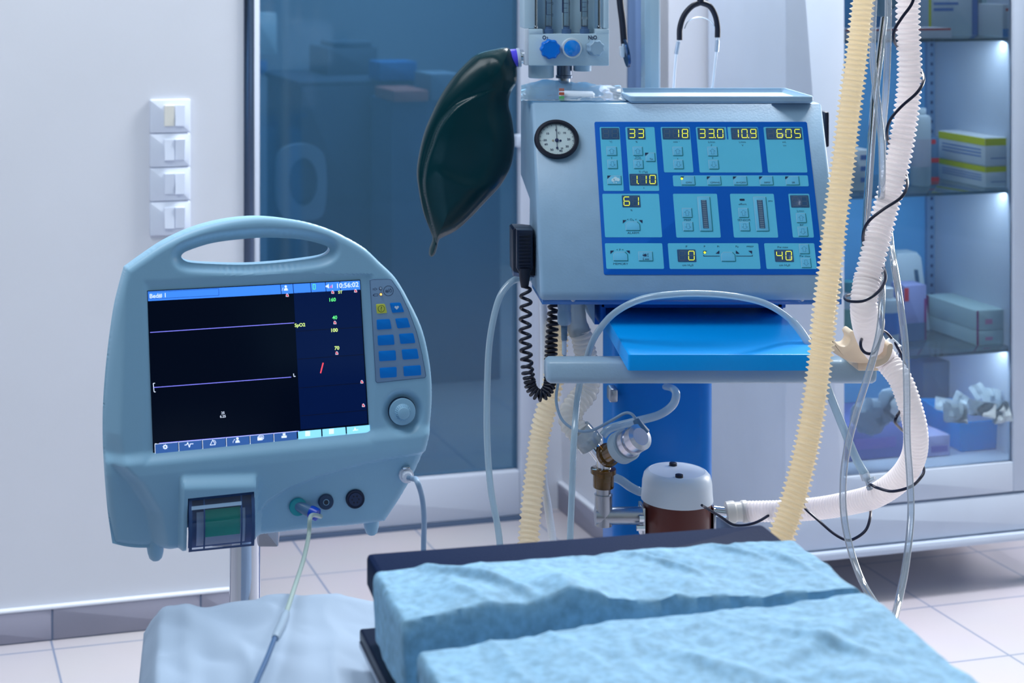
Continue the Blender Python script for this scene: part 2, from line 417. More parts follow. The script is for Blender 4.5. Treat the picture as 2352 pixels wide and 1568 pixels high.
# ------------------------------------------------------------------ light switches
fr = WB(3.99)
sw = root('light_switch_panel', 'tall white four-gang light switch panel on the pale wall', 'light switch', fr.w(*fr.px(390, 540)))
pu0, pv0 = fr.px(343, 541); pu1, pv1 = fr.px(436, 226); ph = (pv1-pv0)/4
SWM = mat('switch_plastic', (222, 230, 246), .3)
mb = MB()
for k in range(4): mb.box(fr, pu0, pu1, pv0+ph*k+.0006, pv0+ph*(k+1)-.0006, 0, .011, .004)
part('switch_plate', mb, sw, SWM)
for k in range(4):
    for j in range(2):
        cu = pu0+(pu1-pu0)*(.47 if j == 0 else .73); cv = pv0+ph*(k+.52); hw = (pu1-pu0)*.125; hh = ph*.31
        mb = MB(); tl = .0018*(1 if (k+j) % 2 else -1)
        r = [fr.w(cu-hw, cv-hh, .008), fr.w(cu+hw, cv-hh, .008), fr.w(cu+hw, cv+hh, .008), fr.w(cu-hw, cv+hh, .008),
             fr.w(cu-hw*.95, cv-hh*.97, .016-tl), fr.w(cu+hw*.95, cv-hh*.97, .016-tl), fr.w(cu+hw*.95, cv+hh*.97, .016+tl), fr.w(cu-hw*.95, cv+hh*.97, .016+tl)]
        i = mb.ring(r)
        for q in ((0, 3, 2, 1), (4, 5, 6, 7), (0, 1, 5, 4), (1, 2, 6, 5), (2, 3, 7, 6), (3, 0, 4, 7)): mb.face([i[z] for z in q])
        amber = (k == 3 and j == 0)
        part('switch_rocker', mb, sw, mat('amber_rocker', (238, 236, 226), .3) if amber else SWM, label='cream rocker' if amber else None)

# ------------------------------------------------------------------ glass-fronted cabinet
cf = WB(3.69); A0, A1, AG0, AG1 = apx(1805, 3.69), apx(2352, 3.69)+.10, apx(1940, 3.69), apx(2328, 3.69)
cab = root('medicine_cabinet', 'white glass-fronted medicine cabinet on legs, beside the ventilator', 'cabinet', cf.w((A0+A1)/2, 0, -.2))
AI = AG1+.03; zb = .12
mb = MB().box(cf, A0, A0+.02, zb, 2.1, -.40, -.02, .002).box(cf, AI, A1, zb, 2.1, -.40, -.02, .002)
mb.box(cf, A0, A1, 2.08, 2.1, -.4, -.02).box(cf, A0+.02, AI, zb+.02, .315, -.4, -.02)
part('cabinet_body', mb, cab, WHITE)
mb = MB().mat(mat('cabinet_inside', (100, 176, 232), .6)).box(cf, A0+.02, AI, .31, 2.08, -.40, -.385)
part('back_panel', mb, cab)
part('base_rail', MB().box(cf, A0, A1, .118, .138, -.4, .012, .004), cab, WHITE)
mb = MB()
zg0 = cf.px(2100, 1081)[1]
mb.box(cf, A0, AG0, .24, 2.1, -.02, 0, .003).box(cf, AG1, A1, .24, 2.1, -.02, 0, .003).box(cf, AG0, AG1, .24, zg0, -.02, 0, .003)
dfr = part('door', mb, cab, WHITE)
part('door_glass', MB().box(cf, AG0-.004, AG1+.004, zg0-.004, 2.1, -.014, -.008), dfr, glassmat('cabinet_glass', (238, 246, 252), .04))
part('drawer', MB().box(cf, A0, A1, .142, .234, -.02, .0, .003), cab, WHITE)
for a in (A0+.03, A1-.03):
    for w in (-.03, -.37): part('leg', MB().box(cf, a-.02, a+.02, 0, .12, w-.02, w+.02, .003), cab, mat('cabinet_leg', (110, 130, 160), .5))
# perforated shelf rails on the back panel
mb = MB().mat(mat('rail_metal', (120, 158, 200), .5)); ar = apx(2137, 4.07)
for a_ in (ar, ar-.36):
    mb.mat(MC['rail_metal']).box(cf, a_-.014, a_+.014, .33, 2.05, -.385, -.374)
    mb.mat(mat('rail_hole', (40, 70, 115), .7))
    for k in range(64): mb.box(cf, a_-.0035, a_+.0035, .345+.0265*k, .354+.0265*k, -.375, -.3735)
part('shelf_rail', mb, cab)
mb = MB().mat(MC['cabinet_inside'])
SH = [.596, 1.003, 1.392]
for z in SH:
    part('glass_shelf', MB().box(cf, A0+.022, AI-.002, z-.008, z, -.383, -.03, .001), cab, glassmat('shelf_glass', (222, 240, 246), .08, .10, (170, 205, 215)))
# things in the cabinet
def cbox(name, label, cat, p0, p1, py, zb_, b, dep, stripes, base, group=None, skew=0):
    fr = WB(b); a0, a1 = apx(p0, b), apx(p1, b); zt = fr.px((p0+p1)/2, py)[1]; zb_ += .0008
    mb = MB().mat(base).box(fr, a0, a1, zb_, zt, -dep, 0, .0015)
    sf = Fr(fr.w(a0, 0, 0), -fr.n, (0, 0, 1), -fr.ux)    # left side face, u runs away from the camera
    for (f0, f1, g0, g1, m, side) in stripes:
        mb.mat(m); h = zt-zb_
        if side in (0, 2): mb.box(fr, a0+(a1-a0)*f0, a0+(a1-a0)*f1, zb_+h*g0, zb_+h*g1, 0, .0006)
        if side in (1, 2): mb.box(sf, dep*f0+.001, dep*f1-.001, zb_+h*g0, zb_+h*g1, 0, .0006)
    return solo(name, mb, None, label, cat, group), zt
CW = mat('carton_white', (222, 230, 238), .6, var=.03); CYEL = mat('carton_yellow', (222, 222, 40), .6); CBL = mat('carton_blue_print', (90, 130, 200), .6)
CRED = mat('carton_red', (214, 60, 80), .6); CPUR = mat('carton_purple', (140, 50, 130), .6); CLAV = mat('carton_lavender', (150, 160, 215), .6); CGR = mat('carton_grey_green', (176, 205, 212), .6)
ys = [(0, 1, .72, .98, CYEL, 2), (.08, .92, .3, .34, CBL, 1), (.08, .92, .42, .46, CBL, 1), (.08, .92, .54, .58, CBL, 1), (.2, .8, .25, .28, CBL, 0)]
z1 = WB(3.76).px(2290, 381)[1]
_, zt = cbox('medicine_carton', 'yellow-striped white carton, lower of the pair on the cabinet shelf', 'carton', 2264, 2326, 381, SH[1], 3.76, .2, ys, CW, 'yellow-striped cartons')
cbox('medicine_carton', 'yellow-striped white carton, upper of the pair, blue on top', 'carton', 2263, 2325, 316, zt, 3.76, .2, ys, CW, 'yellow-striped cartons')
ps = [(0, .07, 0, 1, CPUR, 0), (.93, 1, 0, 1, CPUR, 1), (.3, .55, .3, .55, mat('carton_pink', (210, 150, 190), .6), 0)]
_, zt = cbox('medicine_carton', 'pale carton with purple edge, lower one on the third shelf', 'carton', 2243, 2310, 758, SH[0], 3.77, .22, ps, CGR, 'purple-edged cartons')
cbox('medicine_carton', 'pale carton with purple edge, upper one on the third shelf', 'carton', 2243, 2309, 712, zt, 3.77, .22, ps, CGR, 'purple-edged cartons')
cbox('medicine_carton', 'lilac carton with a red corner, beside the purple-edged cartons', 'carton', 2077, 2128, 655, SH[0], 3.86, .06, [(0, .2, .72, .96, CRED, 0), (.9, 1, 0, .75, CPUR, 0), (0, 1, 0, .32, mat('carton_slate', (80, 120, 165), .6), 0)], CLAV)
cbox('medicine_carton', 'white carton with blue edge on the top shelf', 'carton', 2133, 2246, -60, SH[2], 3.84, .2, [(0, .05, .1, 1, CYEL, 0), (.88, 1, 0, 1, CBL, 0), (.1, .5, .4, .45, CBL, 0), (.1, .6, .5, .54, CBL, 0), (.1, .4, .05, .09, CRED, 0)], CW)
cbox('medicine_carton', 'grey carton on the top shelf, second from the frame', 'carton', 2252, 2298, -60, SH[2], 3.84, .2, [(0, .05, 0, 1, mat('slate_edge', (60, 90, 130), .6), 0)], CGR)
cbox('medicine_carton', 'slim white carton with cyan foot, top shelf by the frame', 'carton', 2303, 2327, 10, SH[2], 3.74, .1, [(0, 1, 0, .25, mat('carton_cyan', (20, 150, 220), .6), 0), (.3, .6, .8, .88, CRED, 0)], CW)
cbox('flat_box', 'flat white box with red line on the front of the top shelf', 'box', 1943, 2186, 66, SH[2], 3.725, .09, [(0, .99, .8, 1, CRED, 0)], mat('bright_white', (240, 240, 250), .5))
cbox('medicine_carton', 'white carton with three blue marks, behind the rod on the second shelf', 'carton', 1955, 2003, 345, SH[1], 3.8, .1, [(.45, .9, g, g+.12, CBL, 0) for g in (.2, .48, .76)], CW)
cbox('medicine_carton', 'narrow blue-grey carton with red bands on the second shelf', 'carton', 2137, 2157, 315, SH[1], 3.9, .06, [(0, 1, .0, .1, CRED, 0), (0, 1, .43, .53, CRED, 0), (.1, .6, .85, .95, CRED, 0)], mat('carton_bluegrey', (90, 130, 175), .6))
def bottle(name, label, cat, px, p_r, pyt, zb_, b, m, cap, lab=None, sh=.16):
    fr = WB(b); a = apx(px, b); r = abs(apx(px+p_r, b)-a); zt = fr.px(px, pyt)[1]; h = zt-zb_-.001
    rt = root(name, label, cat, fr.w(a, zb_+.001, -r))
    c = fr.w(a, zb_+.001, -r)
    part('bottle_body', MB().lathe(c, (0, 0, 1), [(r*.9, 0), (r, .004), (r, h*(1-sh*1.6)), (r*.85, h*(1-sh*1.15)), (r*.45, h*(1-sh)), (r*.45, h*(1-sh*.9))], 24), rt, m)
    part('bottle_cap', MB().lathe(c, (0, 0, 1), [(r*.55, h*(1-sh*.95)), (r*.55, h*.99), (r*.5, h)], 20), rt, cap)
    if lab: part('bottle_label', MB().lathe(c, (0, 0, 1), [(r*1.01, h*.25), (r*1.015, h*.26), (r*1.015, h*.6), (r*1.01, h*.61)], 24), rt, lab)
BOT = mat('bottle_plastic', (205, 222, 235), .3, transl=.3)
bottle('plastic_bottle', 'tall translucent white bottle behind the narrow carton, second shelf', 'bottle', 2128, 20, 250, SH[1], 3.82, BOT, BOT, mat('pale_label', (190, 195, 215), .6), .08)
bottle('plastic_bottle', 'white bottle with blue label behind the hose, third shelf', 'bottle', 2052, 24, 665, SH[0], 3.78, BOT, mat('bottle_cap_white', (235, 240, 248), .4), mat('label_blue', (40, 130, 215), .5))
bottle('plastic_bottle', 'green-labelled pale bottle at the left end of the third shelf', 'bottle', 1962, 26, 650, SH[0], 3.8, BOT, mat('cap_teal', (40, 140, 160), .4), mat('label_green', (120, 180, 170), .5))
# tilted white appliance at the back of the third shelf
fr = WB(3.95)
mb = MB().mat(mat('appliance_white', (190, 210, 225), .5)).prism(fr, fr.poly([(2062, 740), (2052, 585), (2062, 562), (2108, 560), (2118, 572), (2138, 740)]), -.05, 0, .006)
mb.mat(mat('appliance_slot', (50, 95, 130), .5)).prism(fr, fr.poly([(2100, 600), (2108, 600), (2124, 715), (2114, 715)], .001), .0, .002)
ap = solo('dispenser_box', mb, None, 'slanted white dispenser with dark slot on the third shelf', 'dispenser')
ap.location.z += (SH[0]+.001)-min((ap.matrix_basis @ v.co).z for v in ap.data.vertices)
# bottom compartment
ZB0 = .316
fr = WB(3.80); zt = fr.px(2260, 965)[1]; a0, a1 = apx(2200, 3.8), apx(2326, 3.8)-.006
mb = MB(); dp = .17
o = [fr.w(a0+.01, ZB0, 0), fr.w(a1-.01, ZB0, 0), fr.w(a1-.01, ZB0, -dp), fr.w(a0+.01, ZB0, -dp)]
t_ = [fr.w(a0, zt, .006), fr.w(a1, zt, .006), fr.w(a1, zt+.01, -dp), fr.w(a0, zt+.02, -dp)]
i0 = mb.ring(o); i1 = mb.ring(t_); mb.bridge(i0, i1); mb.face(i0[::-1])
ti = [p.lerp(sum(t_, Vector())/4, .05) for p in t_]; i2 = mb.ring(ti); mb.bridge(i1, i2)
i3 = mb.ring([p.lerp(sum(o, Vector())/4, .05)+Vector((0, 0, .004)) for p in o]); mb.bridge(i2, i3); mb.face(i3)
solo('storage_bin', mb, mat('bin_blue', (0, 160, 240), .45, spec=.2), 'bright blue plastic bin on the cabinet floor', 'bin')
pk = [(2196, 950, 26, 20), (2258, 940, 30, 16), (2300, 948, 22, 22), (2212, 925, 22, 18), (2280, 915, 20, 20), (2310, 930, 20, 18), (2250, 900, 16, 15), (2170, 930, 20, 14)]
for i, (x, y, wpx, hpx) in enumerate(pk):
    random.seed(40+i); c = P(x, y, 4.26+.05*(i > 2)+.012*i)
    hw, hh = wpx/F*4.2, hpx/F*4.2; ang = random.uniform(-.6, .6); g = []
    for r_ in range(7):
        row = []
        for q in range(7):
            u, v = (q/3-1)*hw, (r_/3-1)*hh; n_ = noise.noise(Vector((u*60+i*7, v*60, i)))*.012*(1-abs(q/3-1)**4)
            row.append(c+Vector((u*math.cos(ang)-v*math.sin(ang), n_+.3*v, u*math.sin(ang)+v*math.cos(ang))))
        g.append(row)
    mb = MB(); mb.grid(g); mb.grid([[p+Vector((0, .012, .0)) for p in row] for row in g], True)
    where = ['at the front corner', 'at the front middle', 'at the front by the frame', 'in the middle of the heap', 'high in the heap', 'high by the frame', 'at the very top', 'at the back corner'][i]
    solo('wrapped_packet', mb, mat('packet_film', (200, 215, 225), .3, transl=.3), f'crumpled pale packet {where} of the blue bin', 'packet', 'crumpled packets heaped in the blue bin', sharp=20)
cbox('cardboard_box', 'lavender box standing next to the blue bin on cabinet floor', 'box', 2128, 2182, 1000, ZB0, 3.78, .22, [(.2, .9, .2, .5, mat('lav2', (120, 120, 200), .6), 0)], mat('box_lilac', (170, 176, 226), .6))
cbox('cardboard_box', 'long violet box at the left end of the cabinet floor', 'box', 1948, 2105, 972, ZB0, 3.80, .2, [(.1, .7, .3, .6, MC['lav2'], 0)], mat('box_violet', (104, 124, 196), .6))
fr = WB(3.86)
for i, (x, y, wd) in enumerate([(2000, 955, 45), (2055, 930, 42)]):
    c = P(x, y, 4.22); mb = MB(); g = []
    for r_ in range(11):
        th = math.pi*r_/10; row = []
        for q in range(17):
            ph_ = 2*math.pi*q/16; d_ = Vector((math.sin(th)*math.cos(ph_), math.sin(th)*math.sin(ph_)*.5, math.cos(th)*.9))
            row.append(c+d_*(wd/F*4.2)*(1+.3*noise.noise(d_*2.3+Vector((i*5, 0, 0)))+.08*noise.noise(d_*9)))
        g.append(row)
    mb.grid(g)
    solo('plastic_bag', mb, mat('bag_film', (176, 200, 222), .35, transl=.35), ['crumpled pale bag lying on the violet box', 'taller crumpled pale bag leaning beside the white hose'][i], 'bag', sharp=30)
cbox('storage_tub', 'translucent grey tub at the back of the cabinet floor', 'tub', 2120, 2226, 830, ZB0, 4.0, .06, [], glassmat('tub_plastic', (200, 220, 236), .05, .35, (170, 200, 225)))
# ------------------------------------------------------------------ patient monitor
M = Fr((-.2688, 2.4073, 1.1202), (.9889, .1433, .0402), (-.0445, .0272, .9986), (.142, -.9893, .0333))
PX = 2.4/F
mroot_loc = M.w(*M.px(570, 1245), -.05); mroot_loc.z = 0
mon = root('patient_monitor', 'grey-blue patient monitor with dark screen and carrying handle on a steel pole', 'monitor', mroot_loc)
Lb = [(262, 1262), (250, 1180), (242, 1080), (239, 1000), (241, 920), (250, 820), (264, 720), (278, 660), (290, 618)]
Tb = [(290, 618), (330, 590), (380, 558), (440, 530), (500, 512), (560, 502), (620, 500), (690, 508), (750, 525), (800, 548), (840, 572), (870, 600)]
Rb = [(890, 1208), (925, 1150), (955, 1090), (978, 1030), (990, 970), (994, 900), (988, 830), (972, 760), (945, 700), (910, 640), (870, 600)]
Bb = [(262, 1262), (300, 1270), (345, 1272), (430, 1265), (560, 1245), (700, 1228), (820, 1217), (890, 1208)]
def arc(pts, n):
    s_ = smooth2(pts, 12, False); L = [0]
    for a, b in zip(s_, s_[1:]): L.append(L[-1]+(b-a).length)
    o = []; j = 0
    for i in range(n+1):
        t = L[-1]*i/n
        while j < len(L)-2 and L[j+1] < t: j += 1
        o.append(s_[j].lerp(s_[j+1], max(0, min(1, (t-L[j])/max(1e-9, L[j+1]-L[j])))))
    return o
NS, NT = 200, 200
# denser sampling near the rim so the rounded edge is smooth
def ease(i, n): t = i/n; return t*.6+.4*(.5-.5*math.cos(math.pi*t))
bl, br_, tp, bt = [arc(p, 400) for p in (Lb, Rb, Tb, Bb)]
def at_(c, t): x = t*400; k = min(399, int(x)); return c[k].lerp(c[k+1], x-k)
def coons(s, t):
    l, r, d, u = at_(bl, t), at_(br_, t), at_(bt, s), at_(tp, s)
    return (1-s)*l+s*r+(1-t)*d+t*u-((1-s)*(1-t)*bt[0]+s*(1-t)*bt[-1]+(1-s)*t*tp[0]+s*t*tp[-1])
rim = np.array([tuple(at_(c, i/400)) for c in (bl, br_, tp, bt) for i in range(401)])
hole_px = [(417, 592), (421, 582), (440, 573), (490, 558), (560, 549), (620, 546), (690, 550), (735, 560), (754, 568), (757, 577), (745, 587), (715, 594), (640, 603), (560, 608), (480, 606), (432, 602)]
hs = smooth2(hole_px, 6)
def sst(x): x = max(0, min(1, x)); return x*x*(3-2*x)
def interp(pts, x, k=0):
    if x <= pts[0][k]: return pts[0][1-k]
    for a, b in zip(pts, pts[1:]):
        if x <= b[k]: return a[1-k]+(b[1-k]-a[1-k])*(x-a[k])/(b[k]-a[k])
    return pts[-1][1-k]
leftline = [(288, 600), (286, 700), (284, 800), (278, 1000), (290, 1070), (330, 1110), (372, 1180), (388, 1265)]
recline = [(590, 1185), (615, 1148), (660, 1118), (740, 1085), (840, 1056), (966, 1034)]
def mon_w(p):
    x, y = p.x, p.y; w = 0
    e = float(np.sqrt(((rim-(x, y))**2).sum(1).min()))
    R = 17
    if e < R: w -= (R-math.sqrt(max(0, R*R-(R-e)**2)))*PX*.9
    xl = interp(leftline, y, 1)
    if x < xl+6: w -= .020*sst((xl+6-x)/46)
    yr = interp(recline, x, 0)
    if x > 585: w -= .010*sst((y-yr)/12)*sst((x-590)/14)
    # ledge that tilts back below the screen
    yl = 1062-.10*(x-300)
    w += .009*sst((y-(yl-24))/30)
    w -= .020*max(0, (y-yl-30)/200)
    # printer hood
    if 400 < x < 600: w += .016*sst((x-410)/12)*sst((592-x)/8)*sst((y-(1083-.03*(x-415)))/34)
    # grip recess round the handle opening
    dh = min((p-q).length for q in hs)
    if dh < 26: w -= .012*sst((26-dh)/22)
    # knob dish
    dk = math.hypot((x-925)/.95, y-946)
    if dk < 54: w -= .009*sst((54-dk)/20)
    # screen set slightly below the bezel
    if 320 < x < 870 and 630 < y < 1070:
        w -= .003*sst(min(x-326, 862-x, y-(655-.05*(x-338))+14, (1068-.094*(x-350))-y)/22)
    return w
g = []; gb = []
for j in range(NT+1):
    t = ease(j, NT); row = []; rb = []
    for i in range(NS+1):
        s_ = ease(i, NS); p = coons(s_, t); w = mon_w(p); u, v = M.px(p.x, p.y, 0)
        row.append(M.w(u, v, w))
        e = min(1, 4*min(s_, 1-s_, t, 1-t)); bw = -(.030+.075*sst((p.y-610)/130)*sst(e*1.6)) - .006*e
        rb.append(M.w(u*.97-.004, v, bw))
    g.append(row); gb.append(rb)
mb = MB(); A = mb.grid(g); B = mb.grid(gb, True)
def border(R): return [r_[0] for r_ in R]+R[-1][1:]+[r_[-1] for r_ in R[-2::-1]]+R[0][-2:0:-1]
mb.bridge(border(A), border(B))
shell = part('monitor_housing', mb, mon, SHELL, sharp=30)
def boolean(obj, cutter):
    cme = bpy.data.meshes.new('c'); cme.from_pydata([tuple(v-WL[obj]) for v in cutter.v], [], cutter.f)
    bm = bmesh.new(); bm.from_mesh(cme); bmesh.ops.recalc_face_normals(bm, faces=bm.faces); bm.to_mesh(cme); bm.free()
    co = bpy.data.objects.new('c', cme); COL.objects.link(co); co.location = obj.matrix_world.translation if not obj.parent else obj.parent.location
    md = obj.modifiers.new('b', 'BOOLEAN'); md.operation = 'DIFFERENCE'; md.object = co; md.solver = 'EXACT'
    bpy.context.view_layer.update(); dg = bpy.context.evaluated_depsgraph_get()
    new = bpy.data.meshes.new_from_object(obj.evaluated_get(dg)); obj.modifiers.clear(); old = obj.data; obj.data = new
    bpy.data.objects.remove(co); bpy.data.meshes.remove(cme)
    return new
cut = MB().prism(M, [M.px(p.x, p.y, -.01) for p in smooth2(hole_px, 4)], -.15, .03)
boolean(shell, cut)
cut = MB().prism(M, M.poly([(430, 1136), (581, 1120), (586, 1244), (571, 1290), (427, 1290)], 0), -.045, .05)
boolean(shell, cut)
# screen
def q2(fr, x0, y0, x1, y1, x2, y2, x3, y3, w=0): return fr.poly([(x0, y0), (x1, y1), (x2, y2), (x3, y3)], w)
TLs, TRs, BRs, BLs = [Vector(p) for p in ((338, 668), (828, 643), (849, 1003), (352, 1050))]
def sp(s, t): return tuple((TLs*(1-s)+TRs*s)*(1-t)+(BLs*(1-s)+BRs*s)*t)   # s right, t down
def srect(s0, t0, s1, t1): return M.poly([sp(s0, t0), sp(s1, t0), sp(s1, t1), sp(s0, t1)])
SCRB = mat('screen_black', (4, 10, 24), .15, spec=.12, emit=(4, 12, 30), es=.5)
SCRN = mat('screen_navy', (6, 24, 66), .15, spec=.12, emit=(6, 24, 68), es=.55)
SCRBL = mat('screen_blue', (60, 130, 235), .3, emit=(62, 132, 238), es=.8)
SCRBT = mat('screen_button', (45, 85, 150), .3, emit=(50, 92, 158), es=.7)
SCRCY = mat('screen_cyan', (130, 205, 235), .3, emit=(138, 214, 240), es=.85)
SLINE = mat('screen_trace', (120, 120, 240), .3, emit=(135, 135, 250), es=.9)
SGRN = mat('screen_green', (90, 230, 130), .3, emit=(100, 238, 130), es=.9)
SYEL = mat('screen_pale_yellow', (215, 240, 140), .3, emit=(215, 242, 140), es=.9)
SRED = mat('screen_red', (240, 70, 90), .3, emit=(245, 80, 95), es=.9)
SDK = mat('screen_divider', (4, 10, 50), .3)
mb = MB().mat(SCRB).prism(M, srect(0, 0, 1, 1), -.012, -.0015)
W1 = -.0011
mb.mat(SCRN).flat(M, srect(.685, .06, .995, .915), W1)
mb.mat(SCRBL).flat(M, srect(.003, .004, .997, .062), W1)
scr = part('screen', mb, mon)
mb = MB().mat(SDK); W2 = -.0008
for s_ in (.625, .683, .765, .835, .903): mb.line(M, M.px(*sp(s_, .002)), M.px(*sp(s_+.002, .062)), .0009, W2)
for t in (.30, .475, .655, .83): mb.line(M, M.px(*sp(.69, t)), M.px(*sp(.995, t)), .0007, W2)
mb.loop(M, srect(.006, .008, .335, .05), .0004, W2)
# bottom buttons
for k in range(9):
    s0 = .010+.110*k; s1 = s0+.106
    if k >= 6: s0 += .008*(k-6)/3; s1 += .008*(k-5)/3
    mb.mat(SCRBT if k < 6 else SCRCY).flat(M, srect(s0+.002, .925, s1, .992), W2)
    mb.mat(WHITEINK)
    if k < 6: mb.line(M, M.px(*sp(s0, .923)), M.px(*sp(s1, .923)), .0006, W2).line(M, M.px(*sp(s0, .923)), M.px(*sp(s0, .99)), .0007, W2)
mb.mat(SLINE)
mb.line(M, M.px(345, 763.5), M.px(676, 741.5), .0009, W2).line(M, M.px(352, 890), M.px(669, 866), .0009, W2).line(M, M.px(366, 1018), M.px(687, 990), .0009, W2)
mb.mat(WHITEINK).loop(M, M.poly([(356, 880), (352, 880.5), (354, 900), (357.5, 900)]), .0009, W2, False)
mb.loop(M, M.poly([(674.5, 858), (675, 864.5), (679, 864.3)]), .0009, W2, False).line(M, M.px(356, 1019), M.px(360, 1018.6), .0006, W2)
# icons
def icons(mb, k, fr, W):
    c = sp(.063+.110*k, .948); c = (c[0]-3, c[1]-1); U = lambda dx, dy: fr.px(c[0]+dx, c[1]+dy)
    if k == 0:
        star = []
        for q in range(32):
            a = 2*math.pi*q/32; r = 6 if (q//2) % 2 == 0 else 4.3; star.append(U(r*math.cos(a), r*math.sin(a)))
        mb.flat(fr, star, W); return [U(2*math.cos(a*.7), 2*math.sin(a*.7)) for a in range(9)]
    if k == 1: mb.loop(fr, [U(-10, 1), U(-5, 0), U(-3, -5), U(1, 6), U(3, -2), U(10, -2)], .0011, W, False)
    if k == 2: mb.loop(fr, [U(-6, 6), U(0, -6), U(6, 5)], .0009, W).loop(fr, [U(3, -5), U(6, -3), U(7, 2)], .0008, W, False)
    if k == 3:
        mb.flat(fr, [U(2+3*math.cos(a), -4+3*math.sin(a)) for a in [q*.52 for q in range(12)]], W).flat(fr, [U(-3, 6), U(8, 5), U(6, 0), U(2, -1), U(-2, 1)], W)
        mb.loop(fr, [U(-8, 6), U(-8, 2), U(-5, 0), U(-6, -2), U(-3, -2)], .0006, W, False)
    if k == 4:
        for d_ in (0, 2.5): mb.loop(fr, [U(-6+d_, 5-d_), U(-6+d_, -3-d_), U(-1+d_, -4-d_), U(5+d_, -3-d_), U(5+d_, 4-d_)], .0007, W)
        mb.flat(fr, [U(-6, 5), U(-6, -1), U(4, -2), U(3, 4)], W)
    if k == 5: mb.flat(fr, [U(-6, 5), U(-6, 0), U(6, -1), U(6, 4)], W).flat(fr, [U(-3, -1), U(-3, -6), U(3, -6.5), U(3, -1)], W)
    if k == 6: mb.flat(fr, [U(-6, 6), U(-6, -6), U(5, -6.5), U(5, 5)], W)
    if k == 7: mb.flat(fr, [U(-6, 6), U(-6, -6), U(5, -6.5), U(5, 5)], W)
    if k == 8: mb.loop(fr, [U(-6, 3), U(-2, 2), U(-1, -4), U(0, 2), U(6, 1)], .0014, W, False)
mb.mat(WHITEINK); gear = None
for k in range(9):
    r_ = icons(mb, k, M, W2+.0002)
    if r_: gear = r_
mb.mat(SCRBT).flat(M, gear, W2+.0003)
def mt(st, x, y, size, m, al='L', b=0): mb.mat(m); u, v = M.px(x, y); text(mb, Fm, st, u, v, size, W2+.0002, al, 1, b)
Fm = M
mt('Bed# 1', 344, 680, .0085, WHITEINK, 'L', .01); mt('10:56:02', 799, 654.5, .0098, WHITEINK, 'C', .012)
mt('ST', 777, 671, .0058, SYEL, 'L', .02); mt('160', 764, 688, .0072, SGRN, 'C', .02); mt('40', 769, 729, .0072, SGRN, 'C', .02)
mt('SpO2', 677, 747, .0068, SYEL, 'L', .02); mt('100', 768.5, 758, .0072, SYEL, 'C', .02); mt('70', 774, 799, .0072, SYEL, 'C', .02)
mt('25', 512, 948, .0050, WHITEINK, 'C', .01); mt('6.25', 512, 956, .0050, WHITEINK, 'C', .01)
mb.mat(SRED).line(M, M.px(736.5, 857), M.px(742.5, 833), .0018, W2)
for (x, y) in ((660, 678), (764.5, 671), (817, 668), (769.5, 741), (774, 811), (831.5, 877), (835, 931)):
    U = lambda dx, dy: M.px(x+dx, y+dy)
    mb.mat(WHITEINK).loop(M, [U(-3, 3), U(-2.4, -1), U(0, -4), U(2.4, -1), U(3, 3)], .0006, W2)
    mb.mat(SRED).line(M, U(-3, -3), U(3, 3), .0008, W2+.0002).flat(M, [U(-1.5, 2), U(0, -2), U(1.5, 2)], W2+.0003)
U = lambda dx, dy: M.px(655+dx, 662+dy)
mb.mat(WHITEINK).flat(M, [U(1.5+2.8*math.cos(a*.5), -4+2.8*math.sin(a*.5)) for a in range(12)], W2).flat(M, [U(-3, 5.5), U(7, 5), U(5, 0), U(1.5, -1), U(-2, 1)], W2).loop(M, [U(-7, 6), U(-6, 1), U(-4, -1)], .0006, W2, False)
mb.mat(SGRN).loop(M, M.poly([(719, 653), (724, 653), (724.5, 664), (719.5, 664)]), .0008, W2)
mb.mat(WHITEINK).flat(M, M.poly([(748, 656), (751, 655.5), (755, 651.5), (756, 662.5), (751, 659.5), (748, 659.5)]), W2)
for i in range(4): mb.mat(SRED if i < 3 else WHITEINK).line(M, M.px(758.5+1.8*i, 661), M.px(758.3+1.8*i, 658-1.6*i), .0006, W2)
part('screen_graphics', mb, scr)
# keypad
KP = mat('keypad_grey', (124, 156, 192), .45); KL = mat('keypad_line', (60, 92, 130), .5)
kp_px = [(849, 643), (855, 641), (893, 640), (899, 641.5), (918, 668), (938, 710), (956.5, 760), (970, 815), (978.5, 862), (976, 867), (866, 879), (862.5, 875)]
kpoly = M.poly(kp_px)
mb = MB().mat(KP).prism(M, kpoly, -.004, .0008, .0003); mb.mat(KL).loop(M, inset(kpoly if area2(kpoly) > 0 else kpoly[::-1], .0003), .0006, .0010)
kp = part('keypad', mb, mon)
mb = MB().mat(INK)
c0 = M.px(892, 667.5)
mb.loop(M, circ(*c0, .0072, 32), .0006, .0011)
mb.loop(M, circ(c0[0]-.0027, c0[1]-.0004, .0019, 16), .0005, .0011).flat(M, circ(c0[0]-.0027, c0[1]-.0004, .0009, 12), .0011)
mb.loop(M, circ(c0[0]+.0032, c0[1]-.0002, .0019, 16), .0005, .0011).line(M, (c0[0]+.0032, c0[1]+.001), (c0[0]+.0032, c0[1]+.004), .0006, .0011).line(M, (c0[0]-.0009, c0[1]-.0028), (c0[0]+.0009, c0[1]+.0032), .0005, .0011)
c1 = M.px(861.5, 663.5); mb.loop(M, circ(*c1, .0016, 14), .0004, .0011).line(M, (c1[0]-.004, c1[1]+.0008), (c1[0]-.0018, c1[1]+.0008), .0004, .0011).line(M, (c1[0]-.004, c1[1]-.0008), (c1[0]-.0018, c1[1]-.0008), .0004, .0011).line(M, (c1[0]+.0018, c1[1]), (c1[0]+.0036, c1[1]), .0005, .0011)
c2 = M.px(863, 677); mb.loop(M, rr(c2[0]-.003, c2[0]+.003, c2[1]-.0015, c2[1]+.0015), .0005, .0011)
